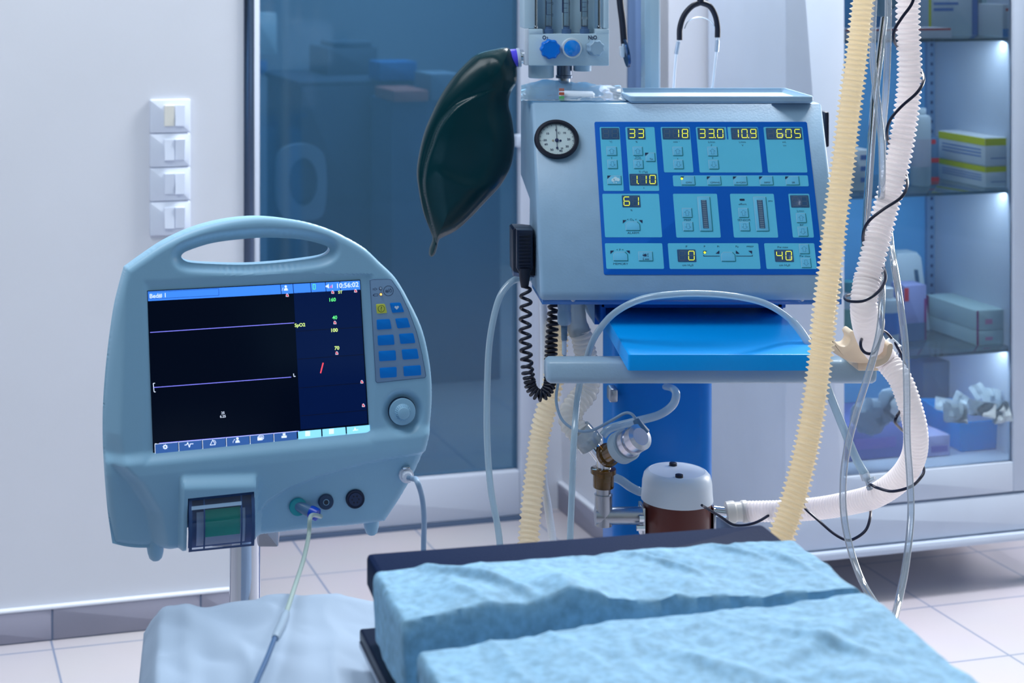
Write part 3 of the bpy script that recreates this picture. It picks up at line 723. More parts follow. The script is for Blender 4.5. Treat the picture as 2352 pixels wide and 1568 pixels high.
mb.flat(M, rr(c2[0]-.0042, c2[0]-.003, c2[1]-.0008, c2[1]+.0008), .0011)
part('keypad_symbols', mb, kp)
for (x, y, m, nm) in ((873.8, 662, mat('lamp_off', (150, 175, 200), .2), 'grey unlit lamp'), (874.5, 675.5, mat('lamp_orange', (255, 190, 110), .3, emit=(255, 190, 100), es=1.6), 'glowing orange lamp')):
    u, v = M.px(x, y); mb = MB().mat(INK).lathe(M.w(u, v, 0), M.n, [(.0024, 0), (.0024, .0012), (.0020, .0014)], 18); mb.mat(m).lathe(M.w(u, v, 0), M.n, [(.0017, .001), (.0016, .0022), (.0008, .0029), (0, .0030)], 18)
    part('indicator_lamp', mb, kp, label=nm)
KB = mat('key_blue', (0, 128, 226), .45, spec=.2)
keys = [('y', (863, 698), (883.6, 697.2), (889, 718.2), (865.3, 719.8)), ('h', (894.8, 695.2), (919.6, 694.2), (928.5, 716), (900.5, 718.2)),
 ('', (864.5, 733.4), (895, 732), (899.4, 754.6), (865.7, 756.8)), ('', (907, 731), (935.7, 729.2), (942.6, 751.2), (912.7, 753.8)),
 ('', (866.8, 770), (903.6, 767.7), (906, 790.9), (868, 793)), ('', (916, 766.3), (949, 764.4), (954, 787), (919.6, 789.5)),
 ('', (869, 806), (908, 803.8), (910, 826.8), (871, 829.2)), ('', (922, 802.3), (958, 800), (962, 823), (925, 825.5)),
 ('', (871.4, 844.4), (910.7, 842), (910.9, 865.4), (873, 867.8)), ('', (926, 840.7), (965.9, 837.9), (967.4, 861), (927.6, 863.8))]
for kind, a, b, c, d in keys:
    pts = [Vector(q) for q in (a, b, c, d)]; rd = []
    for i in range(4):
        p0, p1, p2 = pts[i-1], pts[i], pts[(i+1) % 4]
        A_ = p1+(p0-p1).normalized()*3.2; B_ = p1+(p2-p1).normalized()*3.2
        for t in (0, .25, .5, .75, 1): rd.append(tuple((1-t)**2*A_+2*t*(1-t)*p1+t*t*B_))
    mb = MB().mat(mat('key_yellow', (208, 214, 84), .4) if kind == 'y' else KB).prism(M, M.poly(rd), .0006, .0016, .0004)
    if kind == 'y':
        c = M.px(875.5, 708.3); mb.mat(mat('key_symbol', (50, 80, 50), .5)).loop(M, circ(*c, .0048, 26), .0006, .0018); text(mb, M, '?', c[0], c[1]+.0003, .0085, .0018, 'C', 1, .01)
    if kind == 'h':
        c = M.px(910.8, 706); hp = []
        for q in range(28):
            t = 2*math.pi*q/28; hp.append((c[0]+.00021*16*math.sin(t)**3, c[1]+.0003+.00019*(13*math.cos(t)-5*math.cos(2*t)-2*math.cos(3*t)-math.cos(4*t))))
        mb.mat(mat('key_white', (215, 230, 250), .4)).flat(M, hp, .0018)
        for sd in (-1, 1):
            for r_ in (.0052, .0066): mb.mat(mat('key_lightblue', (60, 155, 235), .4)).loop(M, [(c[0]+sd*r_*math.cos(a), c[1]+r_*.8*math.sin(a)) for a in (-.6, -.3, 0, .3, .6)], .0004, .0018, False)
    part('key', mb, kp, label={'y': 'yellow key with question mark', 'h': 'blue key with white heart', '': None}[kind])
# knob
kc = M.px(925, 946); ko = M.w(*kc, -.008)
mb = MB().mat(mat('knob_gap', (20, 44, 80), .5)).lathe(ko, M.n, [(.0205, 0), (.0205, .004)], 40)
mb.mat(SHELL).lathe(ko, M.n, [(.0196, 0), (.0196, .0065), (.0188, .0075), (.0150, .0080), (.0122, .0085), (.0105, .0105), (.0090, .016), (.0080, .0175), (.006, .0182), (0, .0184)], 40)
for k in range(24):
    a = 2*math.pi*k/24; mb.tube([ko+M.ux*math.cos(a)*.0113+M.uv*math.sin(a)*.0113+M.n*.009, ko+M.ux*math.cos(a)*.0092+M.uv*math.sin(a)*.0092+M.n*.0155], .0006, 5)
part('control_knob', mb, mon)
# feet
for x0, x1, y0, y1 in ((337, 380, 1262, 1308), (843, 882, 1208, 1248)):
    c = M.px((x0+x1)/2, y0); c2 = M.px((x0+x1)/2, y1); r = (x1-x0)/2*PX; h = c[1]-c2[1]
    part('foot', MB().lathe(M.w(c[0], c[1], -.04), -M.uv, [(r, -.005), (r, 0), (r*.88, h*.55), (r*.7, h*.85), (r*.4, h*.98), (0, h)], 24), mon, SHELL)
# printer with transparent cover
pr_glass = glassmat('printer_cover', (222, 232, 245), .06, .06, (60, 90, 150))
x0, x1 = 432, 582
def pw(t):   # curved front: depth along the drop
    return .004+.022*math.sin(math.pi*(.12+.78*t))
rows = []
for k in range(17):
    t = k/16; yl, yr = 1137+(1262-1137)*t, 1121+(1247-1121)*t; u0, v0 = M.px(x0, yl); u1, v1 = M.px(x1, yr)
    rows.append(((u0, v0), (u1, v1), pw(t)))
def pstrip(f0, f1, t0, t1, dw, m, mb):
    mb.mat(m); g = []
    for k in range(13):
        t = t0+(t1-t0)*k/12; j = min(15, int(t*16)); fr_ = t*16-j
        a = [Vector(rows[j][q]).lerp(Vector(rows[j+1][q]), fr_) for q in (0, 1)]; w = pw(t)+dw
        g.append([M.w(*a[0].lerp(a[1], f0+(f1-f0)*i/4), w) for i in range(5)])
    mb.grid(g); return mb
prn = part('printer_bay', pstrip(0, 1, 0, 1, -.017, mat('printer_dark', (50, 88, 146), .5), MB()).mat(MC['printer_dark']).box(Fr(M.w(0, 0), M.ux, M.uv, M.n), rows[0][0][0], rows[0][1][0], rows[-1][0][1]+.005, rows[0][0][1], -.044, -.03), mon)
part('paper_roll', pstrip(.12, .86, .28, .93, -.010, mat('printer_paper', (205, 215, 235), .5), MB()), prn)
part('printer_label', pstrip(.25, .78, .24, .74, -.006, mat('printer_green', (0, 215, 175), .4), MB()), prn, label='green label on the printer')
part('printer_cover', pstrip(0, 1, 0, 1, 0, pr_glass, MB()), prn, label='transparent smoky printer cover')
mb = MB(); em = mat('cover_edge', (44, 74, 122), .25)
for f0, f1, t0, t1 in ((0, .05, 0, 1), (.95, 1, 0, 1), (0, 1, 0, .05), (.22, .245, .05, .95), (.785, .81, .05, .95)): pstrip(f0, f1, t0, t1, .0007, em, mb)
pstrip(.04, .8, .14, .2, .0008, mat('cover_highlight', (150, 180, 212), .2), mb); pstrip(0, 1, .95, 1, .0007, em, mb)  # painted highlight bar across the cover, then the lower edge
part('cover_frame', mb, prn)
# sockets
WREC = -.0168
def sock(name, x, y, prof_m, label=None):
    c = M.px(x, y, WREC); mb = MB()
    for m, prof in prof_m: mb.mat(m).lathe(M.w(*c, WREC), M.n, prof, 30)
    return part(name, mb, mon, label=label), c
PXR = .00062
so, c = sock('socket', 747, 1148.5, [(mat('socket_dark', (26, 56, 92), .4), [(.0112, 0), (.0112, .009), (.0100, .010), (.006, .0098)]), (mat('socket_ring', (120, 158, 190), .3), [(.0046, .009), (.0046, .0108), (.0038, .0109)]), (BLACKP, [(.0034, .0095), (.0034, .0112)])], 'small round dark socket')
so, c = sock('socket', 814, 1142, [(mat('socket_black', (12, 28, 62), .4), [(.0138, 0), (.0138, .009), (.0128, .0105), (.0118, .0100)]), (mat('socket_face', (22, 42, 84), .4), [(.0096, .008), (.0096, .0108)])], 'larger round six-pin socket')
mb = MB(); 
for k in range(6): a = math.pi/3*k; mb.lathe(M.w(c[0]+.005*math.cos(a), c[1]+.005*math.sin(a), WREC), M.n, [(.0011, .010), (.0011, .0113)], 10)
part('socket_pin', mb, so, BLACK)
sock('socket', 683, 1160, [(mat('socket_teal', (20, 150, 165), .4), [(.0128, 0), (.0128, .010), (.0118, .011)])], 'teal ringed socket')
sock('socket', 931, 1088, [(mat('socket_white', (205, 216, 235), .3), [(.0105, .004), (.0105, .012), (.0095, .013)])], 'white socket')
# pole
pc = P(563, 1245, 2.5); pr = 36/F*2.5
mb = MB().lathe((pc.x, pc.y, .05), (0, 0, 1), [(pr, 0), (pr, pc.z+.03-.05)], 48)
part('pole', mb, mon, CHROME)
mb = MB().lathe((pc.x, pc.y, 0), (0, 0, 1), [(.05, 0), (.05, .06), (.03, .07)], 24)
for k in range(5):
    a = 2*math.pi*k/5+.3; mb.tube([(pc.x, pc.y, .06), (pc.x+.26*math.cos(a), pc.y+.26*math.sin(a), .05)], .018, 10)
part('pole_base', mb, mon, STEEL)
for k in range(5):
    a = 2*math.pi*k/5+.3; part('caster', MB().lathe((pc.x+.26*math.cos(a)-.01, pc.y+.26*math.sin(a), .025), (1, 0, 0), [(.025, 0), (.025, .02)], 20), mon, BLACKP)
part('mounting_plate', MB().box(HF(2.52), pc.x-.05, pc.x+.05, pc.z-.004, pc.z+.12, -.03, .03, .003), mon, STEEL)

# cables plugged into the monitor
c = M.px(683, 1160, -.012); p0 = M.w(*c, -.012); dirn = (M.n*.55+M.ux*.75-M.uv*.30).normalized()
cb = root('sensor_cable', 'thin grey-green cable with blue-collared plug in the teal socket of the monitor', 'cable', p0)
part('plug', MB().lathe(p0, dirn, [(.0078, 0), (.0082, .004), (.0082, .022), (.0074, .024)], 24), cb, mat('plug_grey', (84, 122, 160), .35))
part('plug_collar', MB().lathe(p0+dirn*.0225, dirn, [(.0092, 0), (.0096, .004), (.0090, .012), (.0055, .0135)], 24), cb, mat('plug_blue', (0, 66, 190), .3))
e = p0+dirn*.034
pts = smooth2([e-dirn*.004, e+dirn*.006, P(714, 1185, 2.33), P(709, 1230, 2.31), P(697, 1285, 2.25), P(676, 1350, 2.14), P(656, 1412, 2.02)], 10, False)
part('cord', MB().tube(pts, .0030, 12), cb, mat('cable_sage', (150, 170, 168), .4))
part('cord', MB().tube(path([(631, 1466, 1.93), (612, 1515, 1.86), (592, 1560, 1.80), (560, 1640, 1.70), (540, 1720, 1.62)], 8), [.0030]*33, 12), cb, mat('cable_dark', (50, 90, 135), .4), label='dark blue lower cord')
mb = MB().tube(path([(657, 1408, 2.025), (647, 1436, 1.98), (632, 1466, 1.93)], 6), [.0045, .005, .0056, .0058, .0058, .0058, .0060, .0060, .0058, .0058, .0055, .005, .0042], 14)
part('cord_connector', mb, cb, mat('connector_pale', (178, 198, 218), .25, transl=.3))
c = M.px(931, 1088, -.01); p1 = M.w(*c, -.010)
tb = root('pressure_hose', 'grey hose with white connector plugged into the monitor right side', 'hose', p1)
part('hose_connector', MB().lathe(p1, M.n, [(.0105, 0), (.011, .003), (.0108, .008), (.0080, .009), (.0080, .016), (.0062, .019)], 12), tb, mat('connector_white', (225, 230, 245), .25), sharp=25)
part('latch', MB().box(Fr(p1, M.ux, M.uv, M.n), -.005, .006, .009, .013, -.002, .011, .001), tb, CHROME)
e = p1+M.n*.017
part('tubing', MB().tube(smooth2([e, e+M.n*.012+M.ux*.006, P(957, 1103, 2.33), P(969, 1140, 2.33), P(974, 1190, 2.34), P(973, 1255, 2.36), P(972, 1400, 2.38)], 10, False), .0038, 14), tb, mat('hose_greyblue', (134, 162, 192), .4))

# ------------------------------------------------------------------ ventilator
DT, DB = 2.978, 2.85
def Z(py, d): return CH-(py-CY)/F*d
ZT, ZBm = Z(245, DT), Z(668, DB)
XL, XR = (1222-CX)/F*DT, (1889-CX)/F*DT
V = Fr((0, DB, ZBm), (1, 0, 0), (0, DT-DB, ZT-ZBm))
vent = root('ventilator', 'grey-blue lung ventilator with blue control panel, shelf and handle bar on a blue column', 'ventilator', ((XL+XR)/2, 3.05, 0))
SD = Fr((XL, 0, 0), (0, 1, 0), (0, 0, 1), (-1, 0, 0))      # side profile plane: u = y, v = z
prof = [(DT+.008, ZT+.006), (DT+.002, ZT+.0047), (DB, ZBm), (DB+.004, ZBm-.014), (DB+.012, ZBm-.018), (3.03, ZBm-.018), (3.018, Z(462, 3.018)), (3.165, Z(405, 3.165)), (3.165, ZT+.006)]
mb = MB().mat(CASE)
p_ = prof if area2(prof) > 0 else prof[::-1]
W_ = XR-XL
a = mb.ring([(XL+.005, u, v) for u, v in inset(p_, .005)]); b = mb.ring([(XL, u, v) for u, v in inset(p_, .0) ]) ; 
a0 = mb.ring([(XL+.002, u, v) for u, v in inset(p_, .0015)])
mb.v = []; mb.f = []; mb.m = []
r0 = mb.ring([(XL, u, v) for u, v in inset(p_, .006)]); r1 = mb.ring([(XL+.002, u, v) for u, v in inset(p_, .002)]); r2 = mb.ring([(XL+.006, u, v) for u, v in p_])
r3 = mb.ring([(XR-.006, u, v) for u, v in p_]); r4 = mb.ring([(XR-.002, u, v) for u, v in inset(p_, .002)]); r5 = mb.ring([(XR, u, v) for u, v in inset(p_, .006)])
for x, y in ((r0, r1), (r1, r2), (r2, r3), (r3, r4), (r4, r5)): mb.bridge(x, y)
mb.face(r0[::-1]); mb.face(r5)
part('case', mb, vent, sharp=50)
mb = MB().mat(mat('case_underside', (48, 112, 188), .18, coat=.5)).box(HF(DB+.014), XL+.004, XR, ZBm-.026, ZBm-.016, -.15, .0, .001)
mb.mat(STEEL).lathe(((1317-CX)/F*2.86, DB+.014, Z(687.5, 2.862)), (0, -1, 0), [(.0042, 0), (.0042, .002), (.002, .003), (0, .003)], 18)
mb.lathe(((1843-CX)/F*2.86, DB+.014, Z(686.5, 2.862)), (0, -1, 0), [(.0042, 0), (.0042, .002), (.002, .003), (0, .003)], 18)
part('underside_strip', mb, vent)
mb = MB().mat(MC['carton_lavender']).box(HF(DB+.006), XR-.07, XR-.0, ZBm-.016, ZBm-.004, -.05, .002, .001)
# black wall rail behind the case, right
part('side_bracket', MB().box(HF(3.1), (1894-CX)/F*3.1, (1905-CX)/F*3.1, Z(338, 3.1), Z(257, 3.1), -.1, 0, .003), vent, BLACKP)
# control panel
pan_w = .0016
tl = V.px(1365, 280); br2 = V.px(1893, 631)
poly = inset(rr(tl[0], br2[0], br2[1], tl[1], .003, 4), 0)
mb = MB().mat(BLUED).prism(V, poly, -.001, pan_w, .0003)
PW = pan_w+.0003
secs = [((1376.7, 292.3), (1432.5, 439)), ((1435.6, 292.3), (1513.9, 439)), ((1516.7, 292.3), (1592.5, 396.4)), ((1597.4, 292.3), (1750.6, 396.7)), ((1752.7, 292.3), (1854, 396.7)),
 ((1544.4, 403.3), (1857.3, 428.4)), ((1383, 445.5), (1520.6, 545.4)), ((1545, 445.5), (1655.3, 546)), ((1675.7, 445.5), (1787, 546)), ((1809.7, 445.5), (1869, 546)),
 ((1388.8, 559), (1525, 617.8)), ((1533, 559), (1746.7, 618)), ((1754.2, 559), (1876, 618))]
def vbox(a, b): p, q = V.px(*a), V.px(*b); return (p[0], q[0], q[1], p[1])
mb.mat(CYAN)
for a, b in secs: mb.flat(V, rr(*vbox(a, b), .002, 3), PW)
mb.mat(BLUED).flat(V, rr(*vbox((1666.5, 290), (1672.5, 321)), .0015), PW+.0002)
panel = part('control_panel', mb, vent)
PW2 = PW+.0002
# displays
DBG = mat('display_window', (48, 84, 124), .15); DOFF = mat('segment_off', (84, 108, 124), .4); DON = mat('segment_lit', (240, 245, 60), .4, emit=(236, 244, 60), es=.95)
SEG = {'0': 'abcdef', '1': 'bc', '2': 'abged', '3': 'abgcd', '4': 'fgbc', '5': 'afgcd', '6': 'afgecd', '7': 'abc', '8': 'abcdefg', '9': 'abcdfg', ' ': '', 's': 'afgcd'}
def seven(name, a, b, st, cells):
    u0, u1, v0, v1 = vbox(a, b); mb = MB().mat(DBG).prism(V, rr(u0, u1, v0, v1, .0012), PW, PW+.0008, .0002)
    cw = (u1-u0)/cells; ch_ = (v1-v0); w = PW+.001; chars = []
    for c in st:
        if c == '.' and chars: chars[-1] += '.'
        else: chars.append(c)
    chars = [' ']*(cells-len(chars))+chars
    for k, c in enumerate(chars):
        cu = u0+cw*(k+.5); cv = (v0+v1)/2; hw = min(cw*.30, ch_*.26); hh = ch_*.36; t = .00092
        S = lambda x, y: (cu+x*hw+y*hw*.10, cv+y*hh)
        g_ = .10
        sg = {'a': ((-1+g_, 1), (1-g_, 1)), 'b': ((1, 1-g_), (1, g_)), 'c': ((1, -g_), (1, -1+g_)), 'd': ((-1+g_, -1), (1-g_, -1)), 'e': ((-1, -g_), (-1, -1+g_)), 'f': ((-1, 1-g_), (-1, g_)), 'g': ((-1+g_, 0), (1-g_, 0))}
        for s_, (p, q) in sg.items():
            on = s_ in SEG[c[0]]; mb.mat(DON if on else DOFF).line(V, S(*p), S(*q), t*(1.1 if on else .8), w+(.0002 if on else 0))
        if '.' in c: mb.mat(DON).flat(V, [tuple(Vector(S(1.45, -1))+Vector(q)) for q in circ(0, 0, .0008, 8)], w+.0002)
    part('digital_display', mb, panel)
for n_, a, b, st, c in (('', (1380, 294.5), (1422.7, 320.6), '  ', 2), ('', (1440.1, 294.5), (1482.5, 320.6), '33', 2), ('', (1520, 294.5), (1584, 320.6), ' 18', 3),
    ('', (1601, 294.5), (1664.9, 320.8), '33.0', 3), ('', (1677.5, 294.5), (1741, 320.8), '10.9', 3), ('', (1757.8, 294.5), (1842.6, 320.8), ' 605', 4), ('', (1445, 400), (1509.7, 426.4), '1.10', 3),
    ('', (1427.5, 449.4), (1471, 476.4), '61', 2), ('', (1813.8, 449), (1858.8, 477), '  ', 2), ('', (1554.3, 573.5), (1599, 601.7), ' 0', 2), ('', (1777.3, 574), (1822.8, 601.7), '40', 2)):
    seven(n_, a, b, st, c)
# keys
KF = mat('membrane_key', (100, 190, 228), .4); KHI = mat('key_rim_highlight', (150, 205, 232), .4); KLO = mat('key_rim_green', (0, 118, 128), .5); KAR = mat('key_arrow', (64, 140, 180), .5)  # printed bevel look: pale highlight rims top/left, dark green rims right/bottom
def key(a, b, kind, txt=None, tsz=.0042):
    u0, u1, v0, v1 = vbox(a, b); w = PW+.0006; c = .0042; mb = MB().mat(KF)
    if kind in ('up', 'dn', 'sq'): pl = [(u0, v0), (u1, v0), (u1, v1), (u0, v1)]
    elif kind == 'cut': pl = [(u0, v0), (u1, v0), (u1, v1), (u0+c*1.7, v1), (u0, v1-c*1.7)]
    elif kind == 'cut2': pl = [(u0, v0), (u1, v0), (u1, v1-c), (u1-c, v1), (u0+c, v1), (u0, v1-c)]
    mb.prism(V, pl, PW, w, .0002)
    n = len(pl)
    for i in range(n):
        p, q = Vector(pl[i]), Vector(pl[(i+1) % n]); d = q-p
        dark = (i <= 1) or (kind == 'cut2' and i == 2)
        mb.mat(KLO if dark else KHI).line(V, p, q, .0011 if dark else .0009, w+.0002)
    cu, cv = (u0+u1)/2, (v0+v1)/2
    if kind in ('up', 'dn'):
        s_ = 1 if kind == 'up' else -1; h = (v1-v0)*.30; q = (u1-u0)*.28
        ar = [(0, h), (q, h*.15), (q*.5, h*.15), (q*.5, -h), (-q*.5, -h), (-q*.5, h*.15), (-q, h*.15)]
        mb.mat(KAR).loop(V, [(cu+x, cv+y*s_) for x, y in ar], .0005, w+.0002)
    if txt: mb.mat(INK); text(mb, V, txt, cu+.001, v0+(v1-v0)*.28, tsz, w+.0003, 'C', 1.3, .0)
    k = part('membrane_key', mb, panel); return k, (u0, u1, v0, v1, w)
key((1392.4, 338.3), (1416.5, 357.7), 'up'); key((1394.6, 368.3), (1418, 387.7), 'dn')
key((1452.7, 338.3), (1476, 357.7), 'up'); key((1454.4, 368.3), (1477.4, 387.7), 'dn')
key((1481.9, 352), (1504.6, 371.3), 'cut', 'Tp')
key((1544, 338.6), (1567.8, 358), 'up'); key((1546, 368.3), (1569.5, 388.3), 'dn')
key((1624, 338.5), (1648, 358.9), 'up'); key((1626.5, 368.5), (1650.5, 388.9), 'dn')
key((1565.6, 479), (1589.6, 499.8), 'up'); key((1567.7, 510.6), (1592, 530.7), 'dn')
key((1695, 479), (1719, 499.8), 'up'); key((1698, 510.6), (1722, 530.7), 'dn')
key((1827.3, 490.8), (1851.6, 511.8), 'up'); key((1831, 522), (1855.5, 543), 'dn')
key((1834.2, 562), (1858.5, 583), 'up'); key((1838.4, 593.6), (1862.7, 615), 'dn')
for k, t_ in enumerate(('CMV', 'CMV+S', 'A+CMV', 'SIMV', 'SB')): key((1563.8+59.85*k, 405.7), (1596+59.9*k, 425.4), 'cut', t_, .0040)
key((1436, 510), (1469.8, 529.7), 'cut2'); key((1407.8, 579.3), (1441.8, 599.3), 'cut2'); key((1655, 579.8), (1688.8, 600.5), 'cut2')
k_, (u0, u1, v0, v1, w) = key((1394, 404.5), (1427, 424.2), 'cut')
mb = MB().mat(mat('cloud_white', (190, 226, 242), .4)); cu, cv = (u0+u1)/2+.002, (v0+v1)/2
for x, y, r in ((-.004, .000, .0032), (0, .0022, .0038), (.0045, .0008, .0030)): mb.flat(V, circ(cu+x, cv+y, r, 16), w+.0003+.00005*x)
for x in (-.003, .001): mb.flat(V, circ(cu+x, cv-.0048, .0011, 10), w+.0003)
part('cloud_symbol', mb, panel)
k_, (u0, u1, v0, v1, w) = key((1465.4, 578.8), (1499.3, 599.5), 'sq')
mb = MB().mat(INK); cu, cv = (u0+u1)/2-.001, v0+(v1-v0)*.62
mb.flat(V, [(cu-.004, cv-.0011), (cu-.001, cv-.0011), (cu+.002, cv-.003), (cu+.002, cv+.003), (cu-.001, cv+.0011), (cu-.004, cv+.0011)], w+.0003)
mb.line(V, (cu-.003, cv+.0034), (cu+.006, cv-.0028), .0005, w+.0004).line(V, (cu-.003, cv-.0034), (cu+.006, cv+.0028), .0005, w+.0004)
mb.loop(V, [(cu+.0035+.002*math.cos(a), cv+.0032*math.sin(a)) for a in (-1.1, -.5, 0, .5, 1.1)], .0004, w+.0004, False)
text(mb, V, '2 min', (u0+u1)/2, v0+.0030, .0042, w+.0003, 'C', 1.2, .012)
part('mute_symbol', mb, panel)
# bar graphs
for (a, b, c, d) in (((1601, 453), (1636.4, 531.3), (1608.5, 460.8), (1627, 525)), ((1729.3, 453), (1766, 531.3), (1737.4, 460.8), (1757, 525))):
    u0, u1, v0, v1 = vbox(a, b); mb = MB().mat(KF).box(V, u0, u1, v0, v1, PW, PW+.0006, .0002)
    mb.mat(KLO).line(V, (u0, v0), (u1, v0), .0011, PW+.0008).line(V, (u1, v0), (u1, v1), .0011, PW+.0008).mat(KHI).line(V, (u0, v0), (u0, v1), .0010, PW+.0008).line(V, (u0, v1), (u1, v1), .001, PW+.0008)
    i0, i1, j0, j1 = (u0+.0055, u1-.0062, v0+.0048, v1-.0055)
    mb.mat(DBG).box(V, i0, i1, j0, j1, PW+.0006, PW+.0010)
    mb.mat(mat('bar_segment', (100, 128, 150), .4))
    for k in range(15): mb.flat(V, rr(i0+.0015, i1-.0015, j0+.0008+(j1-j0)*k/15, j0-.0002+(j1-j0)*(k+.9)/15), PW+.0012)
    part('bar_graph', mb, panel)
# lettering and small marks
mb = MB().mat(INK)
def lt(st, x, y, size=.0048, sx=1.2, al='C', b=.0): u, v = V.px(x, y); text(mb, V, st, u, v, size, PW2, al, sx, b)
for st, x, y in (('°C', 1402.5, 326.4), ('%', 1461.7, 326.4), ('min ¹', 1553, 326.4), ('L/min', 1634, 326.8), ('F', 1634, 334.4), ('L/min', 1704.7, 326.8), ('V', 1705, 334.4), ('mL', 1801, 326.8), ('Vт', 1801.6, 335.2),
    ('T', 1404.5, 364), ('t', 1556, 364.7), ('F', 1636.7, 364), ('Ti (Tp)', 1476.6, 395.2), ('s', 1478.3, 431.6), ('%', 1450, 483.4), ('L/min', 1838, 485), ('BiF', 1841, 517)): lt(st, x, y, .0046)
lt('Ti/Te', 1464.8, 361.7, .0036); lt('(Tp/Ti)', 1464.8, 365.7, .0036)
lt('ALARM', 1453.8, 535.4, .0052); lt('MEMORY', 1425.3, 606.3, .0052); lt('PEEP', 1578.8, 505.6, .0052); lt('SENSOR', 1708.6, 505.8, .0052); lt('effort', 1705, 469.3, .0050); lt('IMV', 1769.5, 462.5, .0042)
lt('< O₂ <', 1450.8, 504.6, .0048); lt('< P <', 1423.5, 573.9, .0048)
lt('P', 1576.4, 566.6, .0050); lt('cm H₂0', 1579.4, 609.2, .0050); lt('cm H₂0', 1801.6, 609.2, .0050); lt('Pw max', 1797.4, 568, .0048); lt('Pw max', 1848.3, 588.4, .0048)
lt('P', 1617.8, 566.5, .0046); lt('Pi', 1649, 566.5, .0046); lt('Pp', 1692.4, 566.5, .0046); lt('PPEEP', 1722.4, 566.8, .0040)
mb.flat(V, rr(*vbox((1698, 457), (1710, 461.6)), .0012), PW2)
for (x, y, s_, q) in ((1482, 352.5, 1, 1), (1395.5, 405, 1, 1), (1430, 506, 1, 1), (1475, 506, -1, 1), (1401.5, 576, 1, 1), (1446, 576, -1, 1), (1614.6, 576.5, 1, 1), (1651.5, 583, -1, -1), (1689.5, 583, 1, -1), (1726.5, 576.5, -1, 1)):
    mb.flat(V, V.poly([(x-(0 if s_ > 0 else 0), y), (x+8.5*s_, y), (x, y+7.5*q)] if not (x in (1482, 1395.5)) else [(x-1, y-1), (x+7.5, y-1), (x-1, y+6)]), PW2+.0004)
for k in range(5): x = 1564+59.9*k; mb.flat(V, V.poly([(x-1, 406), (x+7, 406), (x-1, 412.5)]), PW2+.0006)
for a, b in (((1615.4, 588.6), (1652.5, 588.6)), ((1690, 588.6), (1727.8, 588.6)), ((1615.6, 586), (1615.8, 589.4)), ((1727.3, 586), (1727.6, 589.4))): mb.line(V, V.px(*a), V.px(*b), .0011, PW2)
mb.mat(DON).flat(V, circ(*V.px(1565.3, 411.2), .0020, 12), PW2+.0008).flat(V, circ(*V.px(1618, 580.6), .0020, 12), PW2+.0008)
part('lettering', mb, panel)
# round pressure gauge
gc = V.px(1278, 321); e1 = V.px(1329, 321); e2 = V.px(1278, 277); rx, ry = e1[0]-gc[0], e2[1]-gc[1]
def ell(f, n=48): return [(gc[0]+rx*f*math.cos(2*math.pi*i/n), gc[1]+ry*f*math.sin(2*math.pi*i/n)) for i in range(n)]
mb = MB().mat(BLACK); A_ = None
for f, w in ((1.0, -.002), (1.0, .007), (.97, .0095), (.86, .0100), (.81, .008), (.80, .0035)):
    R_ = mb.ring([V.w(u, v, w) for u, v in ell(f)])
    if A_: mb.bridge(A_, R_)
    A_ = R_
gg = part('pressure_gauge', mb, vent)
mb = MB().mat(mat('gauge_face', (190, 208, 214), .4)).prism(V, ell(.815), -.001, .0034)
part('gauge_dial', mb, gg)
mb = MB().mat(INK); w = .0038
def gp(deg, f): a = math.radians(90-deg); return (gc[0]+rx*f*math.cos(a), gc[1]+ry*f*math.sin(a))
k = -96
while k <= 150:
    big = abs(k % 16) < .1 ; mb.line(V, gp(k, .80), gp(k, .70 if big else .745), .0007 if big else .0004, w); k += 3.2 if k < 100 else 8
for dg in (165, 180, 196, 212, 228, 240): mb.line(V, gp(dg, .80), gp(dg, .75), .0005, w)
for st, x, y in (('10', 1257.5, 308), ('0', 1276.5, 300), ('10', 1296, 306.5), ('20', 1305.5, 321), ('30', 1302, 337.5), ('25', 1290, 341.8), ('40', 1287.3, 347.5), ('50', 1267, 345), ('60', 1253.8, 332.5), ('-20', 1250.5, 323)):
    u, v = V.px(x, y); text(mb, V, st, u, v, .0052 if st != '25' else .0042, w, 'C', 1.1, .02)
mb.loop(V, circ(*V.px(1283.6, 306.5), .0024, 16), .0003, w).flat(V, circ(*V.px(1283, 306.5), .0009, 8), w)
mb.flat(V, circ(*V.px(1286.7, 324.3), .0021, 14), w).mat(mat('gauge_screw', (150, 150, 140), .4)).flat(V, circ(*V.px(1269.8, 324.3), .0021, 14), w)
part('gauge_markings', mb, gg)
mb = MB().mat(INK); c_ = V.px(1278.2, 323.5)
mb.prism(V, [(c_[0]-.0005, c_[1]), (c_[0]+.0005, c_[1]), (V.px(1276.6, 290)[0]+.0004, V.px(1276.6, 290)[1]), (V.px(1276.6, 290)[0]-.0004, V.px(1276.6, 290)[1])], .0045, .0052)
mb.prism(V, [(c_[0]-.0004, c_[1]), (c_[0]+.0004, c_[1]), (V.px(1279, 341)[0]+.0004, V.px(1279, 341)[1]), (V.px(1279, 341)[0]-.0004, V.px(1279, 341)[1])], .0045, .0052)
mb.prism(V, circ(*c_, .0033, 18), .0038, .006, .0004).prism(V, circ(*V.px(1279, 341.3), .0020, 14), .0042, .0055)
part('gauge_needle', mb, gg)
# raised tray on top of the case
T0, T1, TX0, TX1, TZ = 2.948, 3.158, (1452-CX)/F*2.944, (1880-CX)/F*2.944, ZT+.0068
mb = MB().mat(CASE); FT = Fr((0, 0, TZ), (1, 0, 0), (0, 1, 0))
